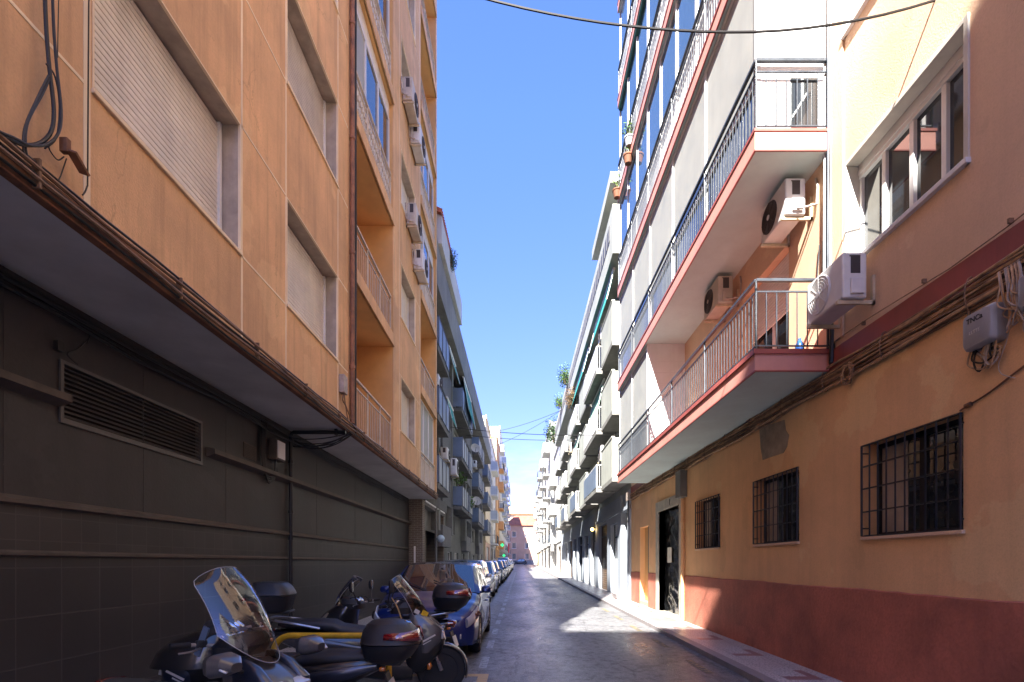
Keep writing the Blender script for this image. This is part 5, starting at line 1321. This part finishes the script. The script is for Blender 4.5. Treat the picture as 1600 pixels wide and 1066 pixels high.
    for s in (1, -1):
        for i, x in enumerate(wx): wheel(t, x, s * (W / 2 - .115), wr, .2, .20, s)
        MB().box(-h + .3, h - .3, s * (W / 2 - .03) - .01, s * (W / 2 - .03) + .01, .22, .26).build('sill_trim', 'trim', t, world=False)
        mb = MB()
        for x in (cowl - .42, -.28, -h + .95): mb.tube([(x, s * (W / 2 - .002), .33), (x, s * (W / 2 + .0005), .62), (x - .02, s * (W / 2 - .045), .93)], .005, 5)
        mb.build('door_seam', 'trim', t, world=False)
        mb = MB()
        for x in (-.15, -h + 1.05): mb.tube([(x, s * (W / 2 - .005), .80), (x + .03, s * (W / 2 + .025), .805), (x + .16, s * (W / 2 + .025), .805), (x + .19, s * (W / 2 - .005), .80)], .013, 6)
        mb.build('door_handle', col, t, world=False)
        MB().obox((-h + .03, s * (W / 2 - .22), .84), (.08, .16, .26), (0, 0, 0)).build('tail_light', 'redlens', t, world=False, bevel=.02)
    MB().box(-.9, .9, -W / 2 + .22, W / 2 - .22, .17, .24).build('underbody', 'trim', t, world=False)
    return t
NEG = R(-90)
def cy(yf, L): return yf + L / 2
cars = [('navy blue people carrier with a wide windscreen, nearest of the parked cars', -1.54, 8.05, 'navy', 4.1, 1.74, 1.53, 'mpv'),
        ('silver hatchback parked directly behind the navy people carrier', -1.98, 15.6, 'silver', 4.3, 1.78, 1.56, 'mpv'),
        ('white hatchback with a dark grille, third in the row of parked cars', -1.95, 21.1, 'white', 4.1, 1.75, 1.5, 'hatch'),
        ('graphite hatchback tucked behind the white hatchback in the parked row', -2.02, 26.8, 'grey', 4.1, 1.74, 1.48, 'hatch'),
        ('midnight blue car with a bright blue windscreen reflection, fifth in the parked row', -1.95, 32.4, 'darkblue', 4.2, 1.76, 1.5, 'hatch'),
        ('silver car sixth in the parked row, just behind the midnight blue one', -1.9, 38.2, 'silver', 4.1, 1.74, 1.5, 'hatch'),
        ('black car in the far part of the parked row, ahead of a white van-like car', -1.9, 44.2, 'blackpaint', 4.2, 1.75, 1.47, 'hatch'),
        ('white tall car in the far part of the parked row behind the black one', -1.9, 50., 'white', 4.3, 1.8, 1.7, 'mpv'),
        ('grey car near the far end of the parked row, behind the tall white one', -1.9, 56.5, 'grey', 4.2, 1.75, 1.5, 'hatch'),
        ('pale silver car last but one in the far parked row', -1.9, 63., 'silver', 4.2, 1.75, 1.5, 'hatch'),
        ('white car last in the far parked row below the green cross signs', -1.85, 70., 'white', 4.2, 1.75, 1.5, 'hatch')]
for lb, x, yf, c, L, W, Hh, st in cars:
    car('parked_car', lb, (x, cy(yf, L), gz(cy(yf, L))), NEG, c, L, W, Hh, st)
car('parked_car', 'tiny dark car standing across the street end before the pink house', (-.2, 136.5, gz(136.5)), R(180), 'blackpaint', 4.1, 1.74, 1.5, 'hatch')

# ------------------------------------------------------------------ motor scooters, seen from the side
def topcase(parent, x, z, kind, mat='casegrey'):
    mb = MB()
    if kind == 'square':
        pr = [(z, .18, .19), (z + .04, .20, .21), (z + .15, .225, .245), (z + .165, .23, .25)]
        c = mb.blob([(a, x, 0, b, c, 4.5) for a, b, c in pr], 36).build('top_case', mat, parent, world=False, sharp=30)
        mb = MB().blob([(z + .172, x, 0, .232, .252, 4.5), (z + .20, x, 0, .225, .246, 4.2), (z + .26, x, 0, .195, .215, 3.8), (z + .30, x, 0, .155, .18, 3.4), (z + .312, x, 0, .10, .12, 3)], 36).build('lid', mat, c, world=False, sharp=24)
        for s in (1, -1): MB().obox((x - .19, s * .17, z + .13), (.05, .12, .035), (0, 0, s * .5)).build('reflector', 'redlens', c, world=False, bevel=.008)
        MB().box(x - .245, x - .222, -.08, .08, z + .10, z + .18).build('latch', 'chrome' if False else 'trim', c, world=False, bevel=.006)
    else:
        c = mb.blob([(z, x + .03, 0, .15, .17, 3.2), (z + .04, x + .02, 0, .20, .225, 3.2), (z + .13, x, 0, .245, .27, 3.), (z + .16, x - .005, 0, .255, .28, 3.)], 40).build('top_case', mat, parent, world=False, sharp=30)
        lid = MB().blob([(z + .168, x - .005, 0, .257, .282, 3.), (z + .21, x - .005, 0, .25, .272, 2.9), (z + .27, x + .01, 0, .225, .235, 2.7), (z + .33, x + .02, 0, .175, .18, 2.5), (z + .355, x + .025, 0, .11, .11, 2.3), (z + .36, x + .025, 0, .04, .04, 2)], 40).build('lid', mat, c, world=False, sharp=24)
        for s in (1, -1):                                            # big swept reflectors following the lid
            mb = MB(); r1, r2 = [], []
            for k in range(7):
                u = k / 6; a = math.pi - s * (.10 + u * 1.5)
                for off, rr in ((.006, r1), (.0, r2)):
                    pass
                ring = []
                for zz, hw in ((z + .18 + .035 * u, 1.0 - .02 * u), (z + .285 - .025 * u, .885)):
                    e = 2.9; ca, sa = math.cos(a), math.sin(a)
                    hx, hy = (.254 * hw + .010, .276 * hw + .010)
                    ring.append(V((x - .005 + hx * math.copysign(abs(ca) ** (2 / e), ca), hy * math.copysign(abs(sa) ** (2 / e), sa), zz)))
                r1.append(ring)
            mb.loft(r1, closed=False); mb.build('reflector', 'redlens', c, world=False, solid=.012, sharp=80)
        MB().box(x - .266, x - .245, -.05, .05, z + .13, z + .2).build('latch', 'trim', c, world=False, bevel=.006)
        MB().blob([(z + .35, x - .12, 0, .001, .001, 2), (z + .33, x - .12, 0, .05, .03, 2), (z + .322, x - .12, 0, .05, .03, 2)], 16).build('badge', 'chrome', c, world=False)
    MB().box(x - .1, x + .22, -.12, .12, z - .03, z).build('rack', 'trim', parent, world=False, bevel=.01)
def screen_mesh(xb, zb, xt, zt, wb, wt, wrap, drop, nu=14, nv=12):
    """curved screen: wraps back at the sides, bottom edge climbs towards the sides"""
    def f(u, v):
        s = 2 * u - 1
        w = wb + (wt - wb) * v
        ed = max(0, (v - .82) / .18); w *= math.sqrt(max(0.02, 1 - (ed ** 2) * .55))
        lo = v + (1 - v) * drop * abs(s) ** 2.2
        x = xb + (xt - xb) * lo + .05 * math.sin(math.pi * lo) - (wrap * (1 - v) + min(wrap, .10) * v) * (abs(s) ** 2.1)
        z = zb + (zt - zb) * lo
        top = 1 - .10 * abs(s) ** 3 * v
        return (x, s * w, zb + (z - zb) * top)
    return MB().grid(f, nu, nv)
def mirror(parent, s, base, head, kind, mat='trim'):
    mb = MB(); mb.tube(smoothpath([base, (base[0] * .6 + head[0] * .4, base[1] * .45 + head[1] * .55, base[2] * .6 + head[2] * .4), (head[0], head[1], head[2] - .03)], 4), .016 if kind == 'wedge' else .008, 8)
    m = mb.build('mirror', 'trim', parent, world=False)
    hx, hy, hz = head
    if kind == 'wedge':
        MB().blob([(hx - .06, hy, hz, .10, .062, 4.5), (hx - .02, hy, hz, .115, .075, 4.), (hx + .05, hy, hz - .002, .095, .062, 3.6), (hx + .10, hy - s * .0, hz - .01, .045, .03, 2.8)], 24, axis='x').build('mirror_head', mat, m, world=False, sharp=28)
        MB().obox((hx + .072, hy + s * .075, hz - .02), (.05, .035, .012), (0, .5, s * -.5)).build('indicator', 'lens', m, world=False, bevel=.004)
        MB().blob([(hx - .068, hy, hz, .085, .05, 4), (hx - .064, hy, hz, .088, .053, 4)], 20, axis='x').build('mirror_glass', 'chrome', m, world=False)
    else:
        MB().blob([(hx - .015, hy, hz, .03, .06, 2.6), (hx, hy, hz, .045, .078, 2.6), (hx + .025, hy, hz, .038, .062, 2.4), (hx + .04, hy, hz, .01, .02, 2)], 20, axis='x').build('mirror_head', mat, m, world=False)
        MB().blob([(hx - .018, hy, hz, .033, .064, 2.6), (hx - .014, hy, hz, .036, .068, 2.6)], 18, axis='x').build('mirror_glass', 'chrome', m, world=False)
def scooter(label, pos, rz, body='bikeblack', panel='bikegrey', screen=None, smat='screen', case=None, mirrors='round', scale=1., seatcol='vinyl', big=False, casez=.93, casex=-1.02, fz=1., sdz=0., rail=True, XF=.80):
    t = thing('motor_scooter', label, 'motor scooter', pos, rz, 'motor scooters parked side by side')
    XRr, r = -.72, .275
    wheel(t, XF, 0, r, .12, .18, 1, 5, rim='alloy'); wheel(t, XRr, 0, r - .01, .14, .17, 1, 5, rim='alloy')
    mb = MB()                                                        # forks and brake discs
    for s in (1, -1): mb.tube([(XF, s * .085, r), (XF - .16, s * .085, .72)], .022, 8)
    mb.lathe((XF, .075, r), (0, 1, 0), [(.11, 0), (.11, .006), (.06, .006), (.06, 0)], 20)
    mb.build('fork', 'alloy', t, world=False)
    def fend(u, v):
        a = R(-20 + 165 * u); s = 2 * v - 1; rr = r + .035 - .02 * s * s
        return (XF + rr * math.cos(a), s * .085, r + rr * math.sin(a))
    MB().grid(fend, 16, 6).build('front_fender', panel, t, world=False, solid=.006, sharp=80)
    Z = lambda pr: [(a * fz,) + tuple(q) for a, *q in pr]
    # front fairing, floor tunnel, rear body
    fr = MB().blob(Z([(.30, .44, 0, .10, .12, 3), (.42, .48, 0, .17, .18, 2.8), (.56, .53, 0, .22, .215, 2.6), (.70, .54, 0, .255, .235, 2.5), (.80, .52, 0, .245, .235, 2.5), (.90, .46, 0, .20, .215, 2.6), (.97, .40, 0, .15, .19, 2.8), (1.0, .37, 0, .10, .15, 3)]), 36).build('front_fairing', body, t, world=False, sharp=30)
    for s in (1, -1):
        MB().blob([(.50, .56, s * .175, .05, .05, 2.4), (.62, .60, s * .185, .13, .055, 2.6), (.76, .58, s * .175, .17, .06, 2.6), (.88, .50, s * .165, .12, .045, 2.4), (.94, .44, s * .15, .04, .02, 2)], 22).build('side_panel', panel, t, world=False)
        MB().blob([(.63, .735, s * .10, .02, .05, 2.5), (.66, .75, s * .105, .035, .085, 2.8), (.73, .725, s * .11, .045, .09, 2.8), (.765, .70, s * .10, .02, .05, 2.4)], 22).build('headlight', 'lens', t, world=False)
    MB().blob([(.40, 0, .30, .15, .15, 3), (.2, 0, .34, .17, .17, 3), (-.1, 0, .40, .19, .18, 3), (-.2, 0, .46, .19, .2, 3)][::-1] if False else [(-.25, 0, .44, .19, .20, 3), (-.05, 0, .40, .19, .19, 3), (.2, 0, .33, .18, .16, 3), (.42, 0, .31, .14, .14, 3)], 26, axis='x').build('floor_tunnel', body, t, world=False)
    MB().blob([(-1.10, 0, .74, .07, .03, 2.4), (-1.02, 0, .72, .125, .065, 2.6), (-.8, 0, .665, .175, .115, 2.8), (-.5, 0, .61, .20, .15, 2.8), (-.2, 0, .56, .20, .18, 2.8), (0., 0, .53, .17, .17, 2.8), (.06, 0, .52, .12, .12, 2.6)], 30, axis='x').build('rear_body', body, t, world=False, sharp=30)
    for s in (1, -1): MB().blob([(-1.0, s * .145, .70, .01, .02, 2), (-.8, s * .175, .66, .02, .055, 2.4), (-.45, s * .20, .60, .02, .06, 2.4), (-.1, s * .195, .55, .012, .03, 2)], 16, axis='x').build('tail_trim', panel, t, world=False)
    # seat: rider dish and raised pillion pad
    MB().blob([(-1.0, 0, .83 + sdz, .08, .02, 2.4), (-.92, 0, .835 + sdz, .14, .05, 2.8), (-.6, 0, .82 + sdz, .165, .065, 2.8), (-.42, 0, .795 + sdz * .8, .175, .075, 2.8), (-.34, 0, .755 + sdz * .5, .175, .07, 2.8), (-.15, 0, .725, .165, .07, 2.8), (.04, 0, .71, .12, .06, 2.6), (.12, 0, .685, .06, .03, 2.2)], 30, axis='x').build('seat', seatcol, t, world=False, sharp=30)
    mb = MB()
    for s in (1, -1): mb.tube(smoothpath([(-.55, s * .19, .79), (-.8, s * .215, .85), (-1.05, s * .14, .89), (-1.1, 0, .895)], 4), .014, 8)
    if rail: mb.build('grab_rail', 'alloy', t, world=False)
    # dash, handlebar, levers
    MB().blob([(.93, .30, 0, .13, .18, 3), (1.0, .32, 0, .15, .19, 3), (1.06, .36, 0, .10, .16, 3), (1.09, .40, 0, .05, .10, 2.6)], 30).build('dashboard', 'trim', t, world=False, sharp=30)
    mb = MB()
    for y_, rr in ((-.07, .042), (.07, .042), (0, .03)): mb.lathe((.245, y_, 1.035), (-.75, 0, .66), [(rr, 0), (rr, .022), (rr * .85, .026), (.001, .024)], 18)
    mb.build('instrument', 'chrome', t, world=False)
    mb = MB(); mb.tube(smoothpath([(.10, -.36, 1.03), (.16, -.22, 1.02), (.26, -.08, .99), (.28, 0, .98), (.26, .08, .99), (.16, .22, 1.02), (.10, .36, 1.03)], 4), .014, 8)
    for s in (1, -1): mb.tube(smoothpath([(.17, s * .20, 1.0), (.20, s * .30, .99), (.17, s * .38, .985)], 4), .007, 6)
    hb_ = mb.build('handlebar', 'alloy', t, world=False)
    for s in (1, -1):
        MB().tube([(.135, s * .26, 1.026), (.095, s * .375, 1.03)], .020, 10).build('grip', 'rubber', hb_, world=False)
        MB().obox((.165, s * .2, 1.025), (.05, .07, .05), (0, 0, s * .4)).build('switch', 'trim', hb_, world=False, bevel=.01)
        MB().obox((-1.05, s * .15, .68), (.05, .05, .035)).build('indicator', 'orangelens', t, world=False, bevel=.01)
        MB().blob([(.30, XF - .14 + .0, s * .13, .018, .012, 2), (.34, XF - .13, s * .14, .028, .016, 2), (.38, XF - .14, s * .13, .018, .012, 2)], 12).build('fork_reflector', 'orangelens', t, world=False)
    mb = MB()
    for s in (1, -1): mb.tube(smoothpath([(.16, s * .20, 1.03), (.24, s * .16, 1.09), (.36, s * .10, 1.05), (.42, s * .06, .96)], 5), .006, 6)
    mb.tube(smoothpath([(XF - .15, .10, .70), (XF - .02, .12, .60), (XF - .04, .105, .42), (XF, .09, .33)], 5), .006, 6)
    mb.build('brake_hose', 'rubber', t, world=False)
    for s in (1, -1):
        mb = MB(); mb.obox((.60, s * .243, .665), (.16, .004, .018), (0, R(-28), 0)); mb.obox((.58, s * .240, .62), (.10, .004, .010), (0, R(-28), 0)); mb.build('decal', 'palemark', t, world=False)
    if screen:
        sm = screen_mesh(*screen); so_ = sm.build('windscreen', smat, t, world=False, sharp=180)
        nu, nv = 14, 12; g_ = lambda i, j: sm.v[i * (nv + 1) + j]
        edge = [g_(i, 0) for i in range(nu + 1)] + [g_(nu, j) for j in range(1, nv + 1)] + [g_(i, nv) for i in range(nu - 1, -1, -1)] + [g_(0, j) for j in range(nv - 1, -1, -1)]
        MB().tube(edge, .003, 5).build('polished_edge', 'screenedge', so_, world=False)
    for s in (1, -1):
        if mirrors is None: pass
        elif mirrors == 'wedge': mirror(t, s, (.52, s * .17, .84), (.58, s * .42, .94), 'wedge', 'bikegrey')
        else: mirror(t, s, (.16, s * .24, 1.03), (.20, s * .36, 1.24), 'round')
    # tail, plate, engine, exhaust, stand
    MB().blob([(-1.125, 0, .745, .06, .02, 2.5), (-1.10, 0, .74, .11, .04, 2.6), (-1.03, 0, .74, .125, .045, 2.6)], 22, axis='x').build('tail_light', 'redlens', t, world=False)
    mb = MB(); mb.obox((-1.09, 0, .50), (.02, .17, .26), (0, R(18), 0)); mb.build('mudguard', 'trim', t, world=False, bevel=.006)
    MB().obox((-1.115, 0, .49), (.008, .19, .15), (0, R(18), 0)).build('number_plate', 'plate', t, world=False)
    mb = MB(); mb.blob([(-.78, .10, r, .05, .07, 3), (-.5, .10, .30, .07, .10, 3), (-.15, .06, .32, .10, .12, 3)], 18, axis='x'); mb.build('engine', 'trim', t, world=False)
    MB().tube(smoothpath([(-.2, -.13, .26), (-.45, -.17, .27), (-.62, -.19, .31), (-.98, -.20, .40)], 4), [.022] * 8 + [.05, .058, .058, .058, .045], 12).build('exhaust', 'alloy', t, world=False)
    mb = MB()
    for s in (1, -1): mb.tube([(-.2, s * .1, .28), (-.28, s * .17, .01)], .014, 6)
    mb.build('stand', 'trim', t, world=False)
    if case: topcase(t, casex, casez, case)
    if scale != 1.: t.scale = (scale,) * 3
    return t
A = scooter('nearest scooter, with a tall clear wraparound windscreen and wedge shaped grey mirrors', (-2.33, 3.80, gz(3.7)), R(-15), 'bikegrey', 'bikedarkblue', (.60, .88, .21, 1.56, .235, .25, .18, .31), 'screen', None, 'wedge', fz=.90, sdz=-.13, rail=False)
for ch in A.children:
    if ch.name.split('.')[0] in ('seat', 'rear_body', 'tail_light', 'tail_trim', 'indicator', 'mudguard', 'number_plate'): ch.location.z -= .10; ch.location.x += .12
A_s = MB(); A_s.obox((.16, -.19, 1.04), (.05, .012, .22), (0, R(24), 0)); A_s.build('sky_blue_bracket', 'bluepanel', A, world=False)  # slate blue here imitates sky mirrored in the bracket
E = scooter('black scooter with a huge rounded top case and swept red reflectors, rear towards the street', (-2.23, 4.45, gz(4.4)), R(183), 'bikeblack', 'bikedarkblue', None, 'smoke', 'round', None, casez=.73, casex=-1.10, rail=False, sdz=-.06)
MB().blob([(.72, .55, 0, .34, .30, 2.4), (.84, .51, 0, .32, .29, 2.4), (.94, .45, 0, .26, .25, 2.3), (1.0, .38, 0, .18, .19, 2.2), (1.03, .32, 0, .09, .10, 2.)], 32).build('cockpit_cowl', 'bikeblack', E, world=False, sharp=30)
D = scooter('scooter with a yellow sticker on its smoked windscreen and a square top case', (-1.72, 6.05, gz(6.)), R(10), 'bikeblack', 'bikegrey', (.66, .74, .28, 1.36, .20, .17, .16, .30), 'smoke', 'square', 'round', casez=.98, casex=-1.09, scale=1.05, fz=.90, XF=.74)
mb = MB(); mb.obox((.555, -.165, .93), (.075, .006, .06), (0, R(30), R(25))); mb.build('sticker', 'yellowsticker', D, world=False)
mb = MB(); mb.obox((.47, -.185, .955), (.06, .006, .045), (0, R(30), R(25))); mb.build('sticker', 'palemark', D, world=False)
mb = MB(); mb.tube(smoothpath([(.20, -.24, 1.12), (.26, -.25, 1.02), (.30, -.24, .9), (.32, -.24, .8), (.36, -.23, .62), (.40, -.2, .45)], 6), .008, 6); mb.build('lock_cable', 'yellowline', D, world=False)
Cc = scooter('cream panelled scooter facing the wall, its rounded top case before the navy car', (-2.0, 7.1, gz(7.1)), R(176), 'bikeblack', 'bikecream', (.60, .92, .32, 1.38, .17, .13, .10, .30), 'smoke', 'round', 'round', casez=.93, casex=-1.06)
# yellow tube hoop between the scooters
mb = MB(); Y = 4.98
pts = [(-2.40, Y, -.02), (-2.40, Y, .74)] + [(-2.40 + .17 * (1 - math.cos(a)), Y, .74 + .17 * math.sin(a)) for a in [k * math.pi / 16 for k in range(1, 9)]] + [(-1.45, Y, .91)] + [(-1.45 + .17 * math.sin(a), Y, .74 + .17 * math.cos(a)) for a in [k * math.pi / 16 for k in range(1, 9)]] + [(-1.28, Y, -.02)]
mb.tube(pts, .03, 12)
tag(mb.build('hoop_barrier', 'yellow'), 'yellow steel hoop barrier standing between the parked scooters', 'barrier')
# ================================================================== daylight, sky, camera
SUN = V((.318, 1.043, -1.0)).normalized()                       # the way the light travels
sd = bpy.data.lights.new('sun', 'SUN'); sd.energy = 5.0; sd.angle = R(.55); sd.color = (1., .95, .88)
so = bpy.data.objects.new('sun', sd); COL.objects.link(so); so.rotation_euler = SUN.to_track_quat('-Z', 'Y').to_euler(); so.location = (-20, -60, 60)
w = bpy.data.worlds.new('World'); scene.world = w; w.use_nodes = True
nt = w.node_tree; nt.nodes.clear()
out = nt.nodes.new('ShaderNodeOutputWorld'); bg = nt.nodes.new('ShaderNodeBackground')
sky = nt.nodes.new('ShaderNodeTexSky'); sky.sky_type = 'NISHITA'; sky.sun_disc = False
sky.sun_elevation = math.asin(-SUN.z); sky.sun_rotation = math.atan2(-SUN.x, -SUN.y)
sky.altitude = 50; sky.air_density = 1.0; sky.dust_density = .15; sky.ozone_density = 3.5
tc = nt.nodes.new('ShaderNodeTexCoord')
sp = nd(nt, 'SeparateXYZ', {0: tc.outputs['Generated']})
cn = nd(nt, 'TexNoise', {'Vector': mapped(nt, tc.outputs['Generated'], (3., 3., 9.)), 'Scale': 2.2, 'Detail': 8., 'Roughness': .6})
low = mth(nt, 'SUBTRACT', 1., ramp(nt, sp.outputs[2], .14, .26))
cf = mth(nt, 'MULTIPLY', mth(nt, 'MULTIPLY', ramp(nt, cn.outputs[0], .52, .66), low), .8)
base = mixc(nt, 1., sky.outputs[0], (.56, .64, .90), 'MULTIPLY')
lowf = mth(nt, 'SUBTRACT', 1., ramp(nt, sp.outputs[2], .08, .66))
base = mixc(nt, lowf, base, mixc(nt, 1., base, (.80, .57, .95), 'MULTIPLY'))
nt.links.new(mixc(nt, cf, base, (1.9, 2.0, 2.1)), bg.inputs[0]); bg.inputs[1].default_value = .09
nt.links.new(bg.outputs[0], out.inputs[0])
cam = bpy.data.cameras.new('camera'); co_ = bpy.data.objects.new('camera', cam); COL.objects.link(co_)
cam.sensor_width = 36.; cam.lens = 36. * FPX / 1600.; cam.sensor_fit = 'HORIZONTAL'
cam.shift_x = -(CX - 800) / 1600.; cam.shift_y = (CY - 533) / 1600.
cam.clip_start = .05; cam.clip_end = 3000
co_.location = (0, 0, EYE); co_.rotation_euler = (R(90), 0, 0)
scene.camera = co_
vs = scene.view_settings
vs.view_transform = 'Standard'; vs.look = 'None'; vs.gamma = 1.; vs.exposure = 2.65; vs.use_curve_mapping = False
scene.cycles.use_denoising = True
scene.cycles.max_bounces = 8; scene.cycles.diffuse_bounces = 5; scene.cycles.transparent_max_bounces = 12
